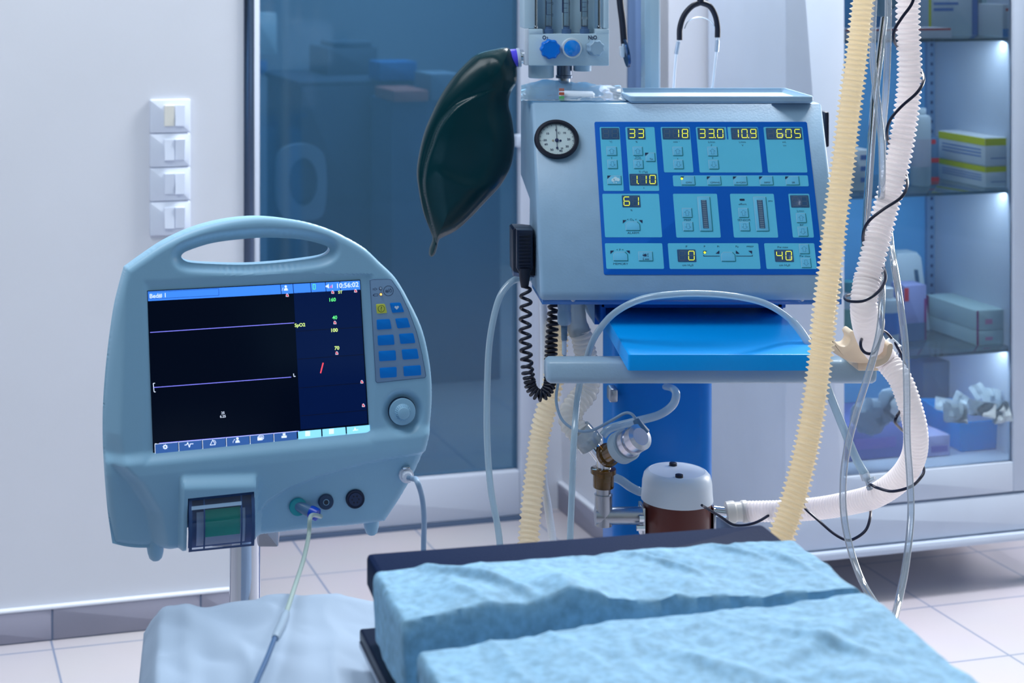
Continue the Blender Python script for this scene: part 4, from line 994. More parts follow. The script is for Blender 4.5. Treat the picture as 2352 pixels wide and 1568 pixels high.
# DT at the tray front would overhang; sit it right behind the front edge
T0 = DT-.012
o = rr(TX0, TX1, T0, T1, .012, 4); i_ = inset(o, .005); j_ = inset(o, .010)
R = [mb.ring([FT.w(u, v, w) for u, v in q]) for q, w in ((inset(o, .004), 0), (o, .004), (o, .011), (inset(o, .0012), .0125), (inset(o, .0045), .0125), (i_, .011), (j_, .0045))]
for x, y in zip(R, R[1:]): mb.bridge(x, y)
mb.face(R[0][::-1]); mb.mat(mat('tray_floor', (170, 190, 212), .35, bump=.2)).face(R[-1])
part('top_tray', mb, vent)
# brackets, shelf, bar, column
mb = MB().mat(mat('bracket_blue', (0, 86, 175), .35, spec=.25))
bx0, bx1 = (1364-CX)/F*2.93, (1784-CX)/F*2.93
mb.box(HF(2.95), bx0+.012, bx1+.016, Z(702, 2.95), Z(688, 2.95), -.15, .02, .002)
mb.box(HF(2.93), bx0+.011, bx0+.021, Z(747, 2.93), Z(692, 2.93), -.12, 0, .003).box(HF(2.93), bx0+.011, bx0+.04, Z(700, 2.93), Z(694, 2.93), -.02, 0, .001)
mb.box(HF(2.93), bx1, bx1+.012, Z(747, 2.93), Z(692, 2.93), -.12, 0, .003)
mb.box(HF(3.05), bx0+.02, bx1, Z(745, 3.05), Z(692, 3.05), -.03, 0)
part('mounting_bracket', mb, vent)
mb = MB().mat(CASE); fr = HF(2.935); mb.prism(fr, fr.poly([(1342, 690), (1366, 690), (1366, 744)]), -.1, 0, .001)
part('bracket_gusset', mb, vent)
sx0, sx1 = (1443-CX)/F*2.70, (1888-CX)/F*2.70; zf, zk = Z(814, 2.70), Z(814, 2.70)+.022
def sh_sec(x0, x1): return [(x0, 2.70, zf), (x1, 2.70, zf), (x1, 2.70, zf-.0262), (x0, 2.70, zf-.0262)]
mb = MB(); yb = 3.04
SF = Fr((0, 2.70, zf), (1, 0, 0), (0, yb-2.70, zk-zf))   # shelf top plane
LZ = math.hypot(yb-2.7, zk-zf)
mb.prism(SF, rr(sx0, sx1, 0, LZ, .004, 3), -.0262, 0, .002)
part('shelf', mb, vent, BLUE)
bz = (Z(828, 2.78)+Z(884, 2.78))/2; br_h = (Z(828, 2.78)-Z(884, 2.78))/2; bxl, bxr = (1256-CX)/F*2.78, (2016-CX)/F*2.78
SDX = Fr((0, 0, 0), (0, 1, 0), (0, 0, 1), (1, 0, 0)); by = 2.80
pf = smooth2([(by-.02, bz+br_h*.55), (by-.012, bz+br_h*.95), (by+.012, bz+br_h), (by+.024, bz+br_h*.6), (by+.025, bz-br_h*.6), (by+.012, bz-br_h), (by-.012, bz-br_h*.97), (by-.022, bz-br_h*.5)], 4)
pf = [tuple(q) for q in pf]; pf = pf if area2(pf) > 0 else pf[::-1]
mb = MB(); R = []
for x, d_ in ((bxl, .008), (bxl+.002, .003), (bxl+.007, 0), (bxr-.007, 0), (bxr-.002, .003), (bxr, .008)): R.append(mb.ring([(x, u, v) for u, v in inset(pf, d_)]))
for x, y in zip(R, R[1:]): mb.bridge(x, y)
mb.face(R[0][::-1]); mb.face(R[-1])
part('handle_bar', mb, vent, mat('bar_enamel', (146, 172, 194), .3, bump=.3, bscale=200), sharp=60)
cxl, cxr = (1411-CX)/F*3.08, (1642-CX)/F*3.08
part('column', MB().prism(Fr((0, 0, .05), (1, 0, 0), (0, 1, 0)), rr(cxl, cxr, 3.08, 3.24, .03, 6), 0, zf-.01-.05), vent, mat('column_blue', (0, 112, 198), .3, spec=.25))
part('column_hinge', MB().box(HF(3.06), cxl-.012, cxl+.004, Z(925, 3.06), Z(893, 3.06), -.03, 0, .004), vent, STEEL)
part('bar_bracket', MB().box(HF(2.83), cxl+.04, cxr-.04, bz-.012, bz+.012, -.3, 0, .002), vent, BLUE)
mb = MB().mat(CASE).box(FZ, XL, XR, 2.85, 3.35, .05, .10, .01)
part('trolley_base', mb, vent)
for x in (XL+.04, XR-.04):
    for y in (2.9, 3.3): part('caster', MB().lathe((x-.015, y, .027), (1, 0, 0), [(.027, 0), (.027, .03)], 20), vent, BLACKP)
# aluminium post behind the case
mb = MB().mat(mat('post_aluminium', (176, 200, 216), .35, .2)).box(HF(3.22), (1481-CX)/F*3.22, (1514-CX)/F*3.22, .1, 2.3, -.04, 0, .002)
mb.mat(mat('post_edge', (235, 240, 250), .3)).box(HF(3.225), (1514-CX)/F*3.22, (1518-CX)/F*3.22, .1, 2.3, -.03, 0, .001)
part('post', mb, vent)

# handset holder and handset on the left side of the ventilator
hh = root('handset', 'black ribbed handset clipped to the left side of the ventilator, coiled cord below', 'handset', P(1203, 640, 2.93))
fr = HF(2.93)
part('holder', MB().prism(fr, fr.poly([(1205, 525), (1226, 527), (1229, 634), (1206, 634), (1178, 622), (1177, 528), (1182, 524)]), -.05, 0, .003), hh, BLACKP)
mb = MB(); pl = fr.poly([(1184, 524), (1221, 525), (1222, 610), (1216, 622), (1190, 622), (1184, 612)])
mb.prism(fr, pl, 0, .018, .003); part('handset_body', mb, hh, mat('handset_black', (12, 26, 52), .35))
mb = MB(); 
for k in range(10):
    y = 534+8.0*k; mb.prism(fr, fr.poly([(1189, y), (1216, y), (1216, y+3.4), (1189, y+3.4)]), .017, .0205, .0006)
part('grip_ridge', mb, hh, BLACKP)
part('clear_clip', MB().prism(fr, fr.poly([(1180, 624), (1228, 624), (1228, 638), (1180, 636)]), -.04, -.004, .001), hh, glassmat('clip_plastic', (190, 200, 220), .08, .3, (150, 165, 195)))
c = P(1205, 615, 2.915)
part('strain_relief', MB().lathe(c, (0, 0, -1), [(.0100, 0), (.0098, .012), (.0085, .022), (.0068, .032), (.0060, .034)], 20), hh, BLACK)
cc = [(1205, 652, 2.915), (1208, 690, 2.91), (1206, 760, 2.90), (1209, 820, 2.89), (1213, 860, 2.89), (1222, 892, 2.89), (1242, 907, 2.89), (1260, 890, 2.90), (1264, 855, 2.92), (1266, 800, 2.93), (1269, 750, 2.94), (1273, 700, 2.95), (1274, 686, 2.95)]
sm = resample(smooth2([P(*q) for q in cc], 12, False), .0004); L_ = len(sm); pts = []; ph_ = 0
up = Vector((0, 1, 0))
for i, p in enumerate(sm):
    t = (sm[min(i+4, L_-1)]-sm[max(i-4, 0)]).normalized(); x = up.cross(t).normalized(); y = t.cross(x); f = i/L_
    pitch = interp([(0, .021), (.18, .019), (.34, .014), (.45, .0062), (.72, .0058), (.80, .0085), (1.0, .0125)], f)
    ph_ += 2*math.pi*.0004/pitch; r = .0088*min(1, i/14+.15)*min(1, (L_-i)/10+.2)
    if i % 3 == 0: pts.append(p+(x*math.cos(ph_)+y*math.sin(ph_))*r)
part('coiled_cord', MB().tube(pts, .0030, 7), hh, BLACK, sharp=60)

# ------------------------------------------------------------------ flowmeter block on top of the ventilator
D = 3.06; fr = HF(D); q = lambda x, y: fr.px(x, y)
flow = root('flowmeter_block', 'pale gas flowmeter block with three glass tubes and knobs above the ventilator', 'flowmeter', P(1303, 235, D+.04))
FM = mat('flow_enamel', (176, 202, 220), .4, bump=.2)
mb = MB().mat(FM)
bx = lambda m, x0, x1, y0, y1, w0, w1, bev=.001: mb.mat(m).box(fr, q(x0, y0)[0], q(x1, y0)[0], q(x0, y1)[1], q(x0, y0)[1], w0, w1, bev)
bx(FM, 1215, 1399, 78, 151, -.09, 0, .0015); bx(FM, 1215, 1247, 67, 79, -.09, 0); bx(FM, 1369, 1399, 67, 79, -.09, 0)
bx(mat('flow_side', (196, 208, 224), .4), 1206, 1216, 66, 150, -.09, -.002)
part('valve_block', mb, flow)
mb = MB(); bx(FM, 1206, 1232, -160, 66, -.09, -.012); bx(FM, 1388, 1399, -160, 66, -.09, -.004); bx(mat('flow_back', (176, 206, 228), .5), 1232, 1390, -160, 80, -.09, -.032)
bx(mat('flow_screen', (192, 216, 230), .4), 1296, 1372, -160, 77, -.032, -.0305)
part('tube_cabinet', mb, flow)
for x in (1233, 1379):
    c = fr.w(q(x, 66)[0], q(x, 66)[1], -.012); part('chrome_rod', MB().lathe(c, (0, 0, 1), [(.0045, 0), (.0045, .004), (.003, .0045), (.003, .18)], 16), flow, CHROME)
for x, y0, lab, isf in ((1263, 62, 'a', 0), (1304, 63, 'b', 0), (1346, 62, 'c', 1)):
    c = fr.w(q(x, 78)[0], q(x, 78)[1], -.018); h0 = q(x, 60)[1]-q(x, 78)[1]
    part('tube_socket', MB().lathe(c, (0, 0, 1), [(.0088, 0), (.0088, h0*.55), (.0062, h0*.6), (.0062, h0), (.005, h0)], 20), flow, mat('socket_slate', (70, 100, 140), .4))
    tbx = part('glass_tube', MB().lathe(c+Vector((0, 0, h0*.9)), (0, 0, 1), [(.0066, 0), (.0066, .17)], 24), flow, glassmat('flow_glass', (222, 236, 244), .1, .08, (215, 232, 240)))
    if isf: part('float', MB().lathe(c+Vector((0, 0, h0)), (0, 0, 1), [(.0036, 0), (.0036, .012), (.0052, .0125), (.0052, .0155)], 16), flow, mat('float_white', (235, 240, 245), .4))
mb = MB().mat(INK); wq = -.0105
def tick(x0, x1, y, th=.0008): mb.line(fr, fr.px(x0, y, wq), fr.px(x1, y, wq), th, wq)
mb.line(fr, fr.px(1255, 2, wq), fr.px(1255, 34, wq), .0012, wq); tick(1256, 1266, 7); tick(1256, 1266, 34)
mb.line(fr, fr.px(1292.5, -20, wq), fr.px(1292.5, 29, wq), .0024, wq); tick(1294, 1305, 7.5); tick(1294, 1302, 18.5); tick(1294, 1305, 29)
mb.line(fr, fr.px(1333.5, -20, wq), fr.px(1333.5, 27, wq), .0022, wq); tick(1337, 1347, 5.5); tick(1337, 1345, 16.5); tick(1337, 1348, 26.5)
for st, x, y in (('0', 1269, 7.5), ('0', 1269, 34.5), ('2', 1308, 7.5), ('1', 1308, 29), ('2', 1350, 5.5), ('1', 1350, 26.5)):
    u, v = fr.px(x, y, wq); text(mb, fr, st, u, v, .0072, wq, 'C', .8, .005)
for st, x, y, sz in (('O', 1250, 86, .0098), ('2', 1257, 87.5, .0070), ('N', 1355, 86, .0098), ('2', 1361, 87.5, .0070), ('O', 1367, 86, .0098)):
    u, v = fr.px(x, y); text(mb, fr, st, u, v, sz, .0004, 'C', .85, .03)
part('flow_lettering', mb, flow)
def fluted(x, y, r, nlobe, w0, w1, m, name, label, tilt=(0, 0), amp=.1, cap=None):
    c = q(x, y); mb = MB().mat(m); n = nlobe*8; prev = None
    for f, w in ((.94, w0), (1, w0+(w1-w0)*.12), (1, w0+(w1-w0)*.8), (.93, w1-.0012), (.82, w1), (.8, w1-.0004), (.05, w1-.0006)):
        R_ = mb.ring([fr.w(c[0]+tilt[0]*(w-w0)+r*f*(1-amp*(.5+.5*math.cos(nlobe*2*math.pi*i/n)))*math.cos(2*math.pi*i/n), c[1]+tilt[1]*(w-w0)+r*f*(1-amp*(.5+.5*math.cos(nlobe*2*math.pi*i/n)))*math.sin(2*math.pi*i/n), w) for i in range(n)])
        if prev: mb.bridge(prev, R_)
        prev = R_
    mb.face(prev); return part(name, mb, flow, label=label)
KNB = mat('knob_blue', (0, 112, 215), .35, spec=.3)
fluted(1262, 112, .0185, 9, .001, .020, KNB, 'knob', 'blue fluted knob')
c = q(1312, 110)
part('knob', MB().mat(mat('knob_ring', (190, 205, 216), .3)).lathe(fr.w(*c, 0), (0, -1, 0), [(.0185, 0), (.0185, .010), (.0175, .012), (.0160, .012)], 36).mat(mat('knob_blue2', (10, 128, 222), .15, coat=.6)).lathe(fr.w(*c, .006), (0, -1, 0), [(.0152, 0), (.0155, .004), (.0145, .007), (.010, .009), (0, .0098)], 36), flow, label='shiny blue button in a grey ring')
fluted(1363, 109, .0150, 8, .001, .026, mat('knob_grey', (142, 172, 198), .35), 'knob', 'grey fluted knob', (.12, 0), .12)
mb = MB(); c = fr.w(q(1249, 150)[0], q(1249, 150)[1], -.04)
part('fitting', MB().lathe(c, (0, 0, -1), [(.0235, 0), (.0235, .024), (.022, .0255)], 32), flow, FM)
c = fr.w(q(1303, 150)[0], q(1303, 150)[1], -.04)
part('fitting', MB().lathe(c, (0, 0, -1), [(.0140, 0), (.0140, .020), (.0155, .021), (.0155, .026)], 28), flow, mat('dark_steel', (110, 122, 142), .3, .8), label='dark steel stem')
part('mounting_stem', MB().lathe(c+Vector((0, 0, -.026)), (0, 0, -1), [(.011, 0), (.011, c.z-.026-(ZT+.006))], 20), flow, STEEL)
c = fr.w(q(1345, 150)[0], q(1345, 150)[1], -.04)
part('fitting', MB().lathe(c, (0, 0, -1), [(.0165, 0), (.0165, .012), (.0155, .013)], 28), flow, FM)
c = fr.w(q(1216, 132)[0], q(1216, 132)[1], -.03)
part('outlet_pipe', MB().lathe(c, (-1, 0, 0), [(.0125, 0), (.0145, .001), (.0145, .006), (.0130, .007), (.0130, .026)], 28), flow, CHROME)

# breathing bag
bag = root('breathing_bag', 'dark green rubber breathing bag hanging from the flowmeter block', 'breathing bag', P(1070, 350, D+.03))
c = P(1191, 132, D+.03)
part('bag_connector', MB().mat(mat('connector_grey', (186, 200, 222), .3)).lathe(c+Vector((.003, 0, 0)), (-1, 0, -.12), [(.0172, 0), (.0178, .001), (.0178, .005), (.0165, .006)], 28).mat(mat('connector_purple', (80, 72, 226), .35)).lathe(c+Vector((-.003, 0, -.0005)), (-1, 0, -.10), [(.0165, 0), (.0168, .002), (.0168, .022), (.014, .024)], 28), bag)
BO = [(1166, 110), (1180, 130), (1187, 156), (1186, 188), (1177, 205), (1170, 224), (1169, 245), (1176, 272), (1181, 310), (1181, 345), (1172, 385), (1150, 425), (1118, 460), (1080, 500), (1048, 528), (1015, 545), (1008, 552), (1003, 572), (999, 583), (991, 589), (985, 584), (986, 570), (993, 548), (988, 530), (972, 488), (962, 440), (957, 395), (963, 350), (974, 305), (990, 265), (1012, 220), (1040, 178), (1070, 145), (1096, 124), (1130, 114)]
bs = smooth2(BO, 14); fb = HF(D+.03); bp = [Vector(fb.px(p.x, p.y)) for p in bs]
spine_px = [(1150, 128), (1125, 165), (1110, 215), (1085, 290), (1060, 370), (1040, 440), (1020, 500), (1003, 545), (995, 572), (992, 582)]
spn = smooth2([fb.px(*p) for p in spine_px], 10, False); bpn = np.array([tuple(p) for p in bp])
# relief: two overlapping lobes with a crease between
crease = [Vector(fb.px(*p)) for p in ((1160, 190), (1120, 205), (1080, 220), (1045, 240), (1010, 280), (990, 330), (975, 380), (972, 430), (985, 490), (997, 540))]
crs = smooth2(crease, 8, False)
fold2 = smooth2([Vector(fb.px(*p)) for p in ((1100, 124), (1130, 126), (1147, 150), (1155, 180), (1155, 205))], 8, False)
fold3 = smooth2([Vector(fb.px(*p)) for p in ((1187, 190), (1176, 200), (1164, 210))], 8, False); crn = np.array([tuple(p) for p in crs])
fold4 = smooth2([Vector(fb.px(*p)) for p in ((1000, 390), (1060, 420), (1110, 425), (1150, 420))], 8, False)
def bag_h(p):
    e = float(np.sqrt(((bpn-tuple(p))**2).sum(1).min())); th = .040*math.sqrt(max(0, 1-(1-min(1, e/.048))**2))
    i = int(((crn-tuple(p))**2).sum(1).argmin()); dc = (p-crs[i]).length; t = (crs[min(i+1, len(crs)-1)]-crs[max(i-1, 0)]); sd = t.x*(p-crs[i]).y-t.y*(p-crs[i]).x
    sdd = math.copysign(dc, sd); th += (-.012*math.exp(-dc/.014)*sst(.5-sdd/.011)+.004*math.exp(-dc/.012)*sst(.5+sdd/.011))*min(1, e/.012)*sst(i/40)
    for fd, am, s2 in ((fold2, .003, .010), (fold3, .003, .008), (fold4, .0015, .012)):
        d2 = min((p-q_).length for q_ in fd); th += am*math.exp(-(d2/s2)**2)*min(1, e/.008)
    th += .0025*noise.noise(Vector((p.x*16, p.y*16, 2)))*min(1, e/.02)
    return max(th, .0004)
nb = len(bs); rings_f = []; NR = 60
mb = MB()
def spn_at(i):
    p = bp[i]; return min(spn, key=lambda s_: (p-s_).length+0*s_.x)
cen = [spn_at(i) for i in range(nb)]
# smooth the centres so that rays do not cross
for _ in range(6): cen = [(cen[i-1]+cen[i]+cen[(i+1) % nb])/3 for i in range(nb)]
for side in (1, -1):
    prev = None
    for k in range(NR+1):
        f = 1-(k/NR)**1.0; f = math.sin(f*math.pi/2) if False else f
        row = []
        for i in range(nb):
            p = cen[i]+(bp[i]-cen[i])*f; h = bag_h(p) if k else 0
            row.append(fb.w(p.x, p.y, side*h*(1 if side > 0 else .6)))
        R_ = mb.ring(row)
        if prev: mb.bridge(prev, R_)
        prev = R_
bgo = part('bag_body', mb, bag, mat('bag_rubber', (2, 46, 54), .27, bump=.05, bscale=60, spec=.32), sharp=75)

# ------------------------------------------------------------------ pouch on the ventilator
pch = root('sterile_pouch', 'clear and pale blue sterile pouch with labelled tube, lying on the ventilator beside the tray', 'pouch', (XL+.07, 3.03, ZT+.0065))
def pf_(s_, t):
    x = 1197+(1438-1197)*s_; yb_ = 236+2*math.sin(s_*6)-2*s_; yt = interp([(0, 196), (.12, 188), (.2, 182), (.5, 188), (.85, 196), (.95, 198), (1, 222)], s_)
    y = yb_+(yt-yb_)*t; d = 2.99+.10*t
    return x, y, d
for lay, (m, off) in enumerate(((glassmat('pouch_film', (246, 250, 254), .10, .16, (235, 246, 255), .12), 0), (mat('pouch_paper', (190, 232, 252), .6, transl=.75, var=.2, vscale=14), .012))):
    g = []
    for j in range(15):
        row = []
        for i in range(41):
            s_, t = i/40, j/14; x, y, d = pf_(s_, t); n_ = noise.noise(Vector((s_*9, t*4, lay*3)))*.007+.004*noise.noise(Vector((s_*26, t*12, lay)))
            p = P(x, y, d+off); p.y += n_; p.z = max(p.z+n_*.5, ZT+.008+.0008*(2-lay)); row.append(p)
        g.append(row)
    mb = MB(); mb.grid(g); part(('pouch_film', 'pouch_backing')[lay], mb, pch, m, sharp=20)
c = P(1284, 221, 3.03); a_ = Vector((1, .05, -.03)).normalized()
part('packed_tube', MB().lathe(c, a_, [(.008, 0), (.0105, .001), (.0105, .060), (.007, .064)], 20), pch, mat('tube_white', (215, 228, 245), .4))
mb = MB()
for k, m in enumerate((mat('label_brown', (176, 110, 100), .5), mat('label_brown2', (186, 90, 70), .5), mat('label_green2', (90, 180, 110), .5))):
    f2 = HF(3.012); mb.mat(m).prism(f2, f2.poly([(1284.5, 203+9*k), (1296, 203+9*k), (1296, 209.5+9*k), (1284.5, 209.5+9*k)]), -.004, 0)
part('colour_label', mb, pch)

# ------------------------------------------------------------------ stethoscope
st = root('stethoscope', 'black stethoscope hanging behind the ventilator, ear tubes pointing down', 'stethoscope', P(1600, 0, 3.24))
d = 3.26
part('rubber_tubing', MB().tube(path([(1434, 100, d), (1430, 50, d), (1424, 0, d), (1420, -80, d), (1440, -150, d-.03), (1498, -170, d-.06), (1570, -150, d-.03), (1606, -80, d), (1609, -20, d), (1609, 8, d)], 10), 8*d/F, 14), st, BLACK)
for sd, pp in ((1, [(1609, 6, d), (1590, 14, d), (1572, 34, d), (1562, 62, d), (1561, 92, d)]), (-1, [(1609, 6, d), (1630, 14, d), (1643, 36, d), (1648, 62, d), (1648, 86, d)])):
    part('yoke_arm', MB().tube(path(pp, 8), 6.6*d/F, 12), st, BLACK)
part('spring', MB().tube(path([(1572, 66, d), (1582, 48, d), (1605, 40, d), (1628, 46, d), (1642, 64, d), (1645, 90, d)], 8), 1.3*d/F, 8), st, mat('spring_steel', (225, 232, 242), .15, .7))
TU = mat('ear_tube_white', (232, 238, 248), .2, spec=.8)
part('ear_tube', MB().tube(path([(1559, 92, d), (1553, 125, d), (1549, 170, d), (1547, 215, d), (1550, 260, d)], 8), 3.4*d/F, 12), st, TU)
part('ear_tube', MB().tube(path([(1648, 86, d), (1645, 120, d), (1640, 165, d), (1635, 205, d), (1625, 255, d)], 8), 3.4*d/F, 12), st, TU)
part('ear_tube_sleeve', MB().tube(path([(1558, 96, d), (1553, 124, d)], 4), 4.8*d/F, 12), st, glassmat('sleeve_clear', (225, 235, 245), .2, .4, (220, 232, 245)))
part('ear_tube_sleeve', MB().tube(path([(1648, 92, d), (1646, 119, d)], 4), 4.8*d/F, 12), st, MC['sleeve_clear'])
mb = MB().mat(CHROME).lathe(P(1432, 99, d), (0, 0, -1), [(.0035, 0), (.0035, .007)], 14)
mb.mat(mat('chest_white', (225, 232, 240), .2)).prism(HF(d), HF(d).poly([(1423, 106), (1435, 107), (1434, 131), (1427, 132), (1424, 126)]), -.006, .006, .002)
mb.mat(mat('chest_rim', (50, 80, 120), .2, .8)).lathe(P(1438, 121, d), (.985, 0, .17), [(.028, -.003), (.029, -.001), (.029, .0015), (.027, .003)], 36)
part('chest_piece', mb, st)

# ------------------------------------------------------------------ humidifier
hum = root('humidifier', 'round humidifier with white cap on a brown base, in front of the blue column', 'humidifier', P(1555, 1300, 2.94))
r = 80/F*2.94; zc_ = Z(1080, 2.94); zb_ = Z(1172, 2.94-r); c = P(1555, 1080, 2.94); c.z = zb_
h = zc_-zb_
part('cap', MB().lathe(c, (0, 0, 1), [(r*1.02, 0), (r, h*.25), (r*.985, h*.62), (r*.94, h*.86), (r*.86, h*.97), (r*.80, h*1.01), (r*.79, h*1.0), (0, h*1.0)], 56), hum, mat('cap_white', (216, 226, 238), .3))
part('chamber', MB().lathe(c+Vector((0, 0, -.10)), (0, 0, 1), [(r*.95, 0), (r*.96, .101)], 48), hum, mat('chamber_brown', (92, 44, 40), .35))
for x, y in ((1546, 1068), (1560, 1095)):
    pz = zc_+.0005; dd = (CH-pz)*F/(y-CY); part('cap_screw', MB().lathe(((x-CX)/F*dd, dd, pz-.001), (0, 0, 1), [(.0068, 0), (.0068, .005), (.0060, .0055)], 20), hum, BLACK)
part('stand', MB().lathe(c+Vector((0, 0, -.10)), (0, 0, -1), [(r*1.05, 0), (r*1.05, .03), (.03, .031), (.03, c.z-.10-.101)], 32), hum, STEEL)
fr = HF(2.93)
part('side_flange', MB().box(fr, fr.px(1473, 0)[0], fr.px(1481, 0)[0], Z(1235, 2.93), Z(1163, 2.93), -.03, .01, .001), hum, CHROME)
part('side_flange', MB().box(fr, fr.px(1636, 0)[0], fr.px(1642, 0)[0], Z(1235, 2.93), Z(1163, 2.93), -.03, .01, .001), hum, CHROME)
pr = 20/F*2.92
mb = MB().tube([P(1386, 1206, 2.92), P(1386, 1134, 2.92)], pr, 28).tube([P(1386-19, 1184, 2.92), P(1474, 1184, 2.92)], pr, 28)
mb.lathe(P(1386, 1136, 2.92), (0, 0, 1), [(pr*.98, -.001), (pr*1.06, 0), (pr*1.06, .0012), (pr*.84, .0015), (pr*.84, .024)], 28)
part('elbow_pipe', mb, hum, STEEL)
mb = MB(); c = P(1468, 1190, 2.90)
part('flange_nut', MB().lathe(c, (1, 0, 0), [(.006, 0), (.006, .008)], 6).lathe(P(1462, 1212, 2.90), (1, 0, 0), [(.005, 0), (.005, .014)], 6), hum, CHROME)
part('outlet_pipe', MB().tube([P(1638, 1172, 2.93), P(1672, 1176, 2.93)], 12.5/F*2.93, 24), hum, CHROME)
# amber adapters, y-piece, sensor
yp = root('y_piece', 'chrome Y connector with two amber adapters standing on the steel elbow', 'connector', P(1386, 1116, 2.92))
AMB = glassmat('amber_plastic', (196, 160, 70), .12, .42, (122, 88, 14), .06)
part('amber_adapter', MB().lathe(P(1386, 1119, 2.92), (0, 0, 1), [(23/F*2.92, 0), (24/F*2.92, .002), (24/F*2.92, .024), (29/F*2.92, .025), (29/F*2.92, .033), (26/F*2.92, .034)], 32), yp, AMB)
part('y_body', MB().tube(path([(1386, 1086, 2.92), (1386, 1060, 2.92), (1383, 1045, 2.92)], 4), 17/F*2.92, 24).tube([P(1386, 1056, 2.92), P(1352, 1012, 2.93)], 16/F*2.92, 24).tube([P(1383, 1052, 2.92), P(1412, 1036, 2.90)], 16/F*2.92, 24), yp, CHROME)
ad = (P(1430, 1024, 2.87)-P(1392, 1046, 2.91)).normalized()
part('amber_adapter', MB().lathe(P(1392, 1047, 2.91), ad, [(22/F*2.9, 0), (27/F*2.9, .001), (27/F*2.9, .009), (23/F*2.9, .010), (23/F*2.9, .034)], 32), yp, AMB)
sn = root('oxygen_sensor', 'brushed metal sensor head plugged into the tilted amber adapter', 'sensor', P(1430, 1035, 2.89))
k_ = F/2.88
part('sensor_head', MB().mat(mat('sensor_collar', (150, 172, 190), .4)).lathe(P(1424, 1030, 2.89), ad, [(30/k_, 0), (37/k_, .003), (37/k_, .022), (34/k_, .024)], 36).mat(mat('sensor_metal', (206, 206, 218), .25, .9)).lathe(P(1438, 1022, 2.875), ad, [(31/k_, 0), (31/k_, .020), (27/k_, .021), (27/k_, .028), (30/k_, .030), (30/k_, .044), (20/k_, .046), (20/k_, .0465), (0, .0465)], 40), sn)
part('cable_boot', MB().tube(path([(1478, 994, 2.86), (1470, 980, 2.86), (1461, 963, 2.865)], 5), [.0115, .0112, .0105, .010, .0095, .0088, .008, .0075, .0070, .0065, .006], 14), sn, mat('boot_slate', (72, 108, 142), .4))
cabl = root('sensor_lead', 'thin grey lead looping from the ventilator underside plug to the metal sensor', 'cable', P(1297, 690, 2.90))
part('lead_cord', MB().tube(path([(1461, 963, 2.865), (1450, 950, 2.87), (1434, 949, 2.88), (1405, 965, 2.88), (1360, 988, 2.87), (1325, 988, 2.87), (1292, 965, 2.88), (1278, 925, 2.89), (1281, 885, 2.90), (1292, 845, 2.90), (1297, 815, 2.90), (1297, 790, 2.90)], 8), 3.3*2.88/F, 10), cabl, mat('lead_grey', (128, 154, 180), .4))
c = P(1296, 693, 2.90)
mb = MB().mat(mat('plug_bluegrey', (132, 160, 186), .35)).lathe(c, (0, 0, -1), [(.0115, 0), (.0115, .012), (.0108, .0125), (.0108, .016), (.0118, .018), (.0118, .034), (.0105, .038), (.0070, .040)], 28)
part('lead_plug', mb, cabl)
mb = MB().mat(mat('boot_grey', (104, 132, 160), .4)); pr_ = []
for k in range(24): pr_.append((.0062-.00003*k if k % 2 else .0050-.00003*k, .040+.0011*k))
mb.lathe(c, (0, 0, -1), pr_, 18); part('strain_relief', mb, cabl)
part('lead_sleeve', MB().lathe(c, (0, 0, -1), [(.0040, .066), (.0040, .090), (.0032, .091)], 14), cabl, mat('sleeve_pale', (170, 190, 214), .35))

# ------------------------------------------------------------------ hoses
CLEARC = mat('clear_corrugated', (242, 240, 236), .18, transl=.5, coat=.3)
YEL = mat('yellow_silicone', (255, 245, 225), .24, transl=.6, coat=.3)
WHH = mat('white_silicone', (252, 247, 247), .3, transl=.5, coat=.2)
SIL = glassmat('silicone_tube', (225, 238, 245), .16, .52, (196, 218, 232), .15)
CLR = glassmat('clear_tube', (232, 240, 248), .16, .16, (232, 240, 250), .08)
mb, _ = corrugated([(1284, 742, 3.0), (1278, 820, 3.0), (1268, 890, 3.0), (1252, 950, 3.0), (1240, 1000, 3.0), (1230, 1080, 2.98), (1222, 1150, 2.96), (1215, 1230, 2.94), (1212, 1320, 2.9)], [25, 25, 25, 25, 25.5, 26, 26, 26, 26], .0095, .22, 8, 28, 1.5)
solo('corrugated_hose', mb, YEL, 'yellowish corrugated hose hanging behind the coiled cord', 'hose')
ch_ = root('clear_hose', 'clear corrugated hose from the ventilator underside down to the chrome Y connector', 'hose', P(1325, 700, 2.98))
mb, _ = corrugated([(1333, 760, 2.98), (1342, 800, 2.98), (1352, 850, 2.98), (1348, 895, 2.97), (1330, 920, 2.96), (1312, 945, 2.95), (1312, 970, 2.94), (1330, 995, 2.93)], [25, 26, 27, 28, 28, 28, 29, 28], .0085, .14)
part('hose_body', mb, ch_, CLEARC)
part('hose_cuff', MB().tube(path([(1322, 692, 2.98), (1323, 735, 2.98), (1332, 765, 2.98)], 6), [22*2.98/F]*4+[24*2.98/F]*5+[25*2.98/F]*4, 24), ch_, glassmat('cuff_clear', (214, 224, 230), .15, .45, (205, 216, 222)))
part('hose_cuff', MB().tube(path([(1330, 988, 2.93), (1345, 1005, 2.93), (1358, 1022, 2.93)], 6), [29*2.93/F]*7+[31*2.93/F]*6, 24), ch_, MC['cuff_clear'])
mb = MB().tube(path([(1240, 640, 2.99), (1190, 640, 2.98), (1160, 662, 2.97), (1140, 705, 2.96), (1124, 790, 2.95), (1119, 900, 2.94), (1119, 1010, 2.93), (1127, 1120, 2.92), (1144, 1215, 2.9), (1152, 1290, 2.88)], 10), 7.6*2.94/F, 16)
solo('silicone_tube', mb, SIL, 'pale tube arching down from behind the handset, leftmost of the hanging tubes', 'tube')
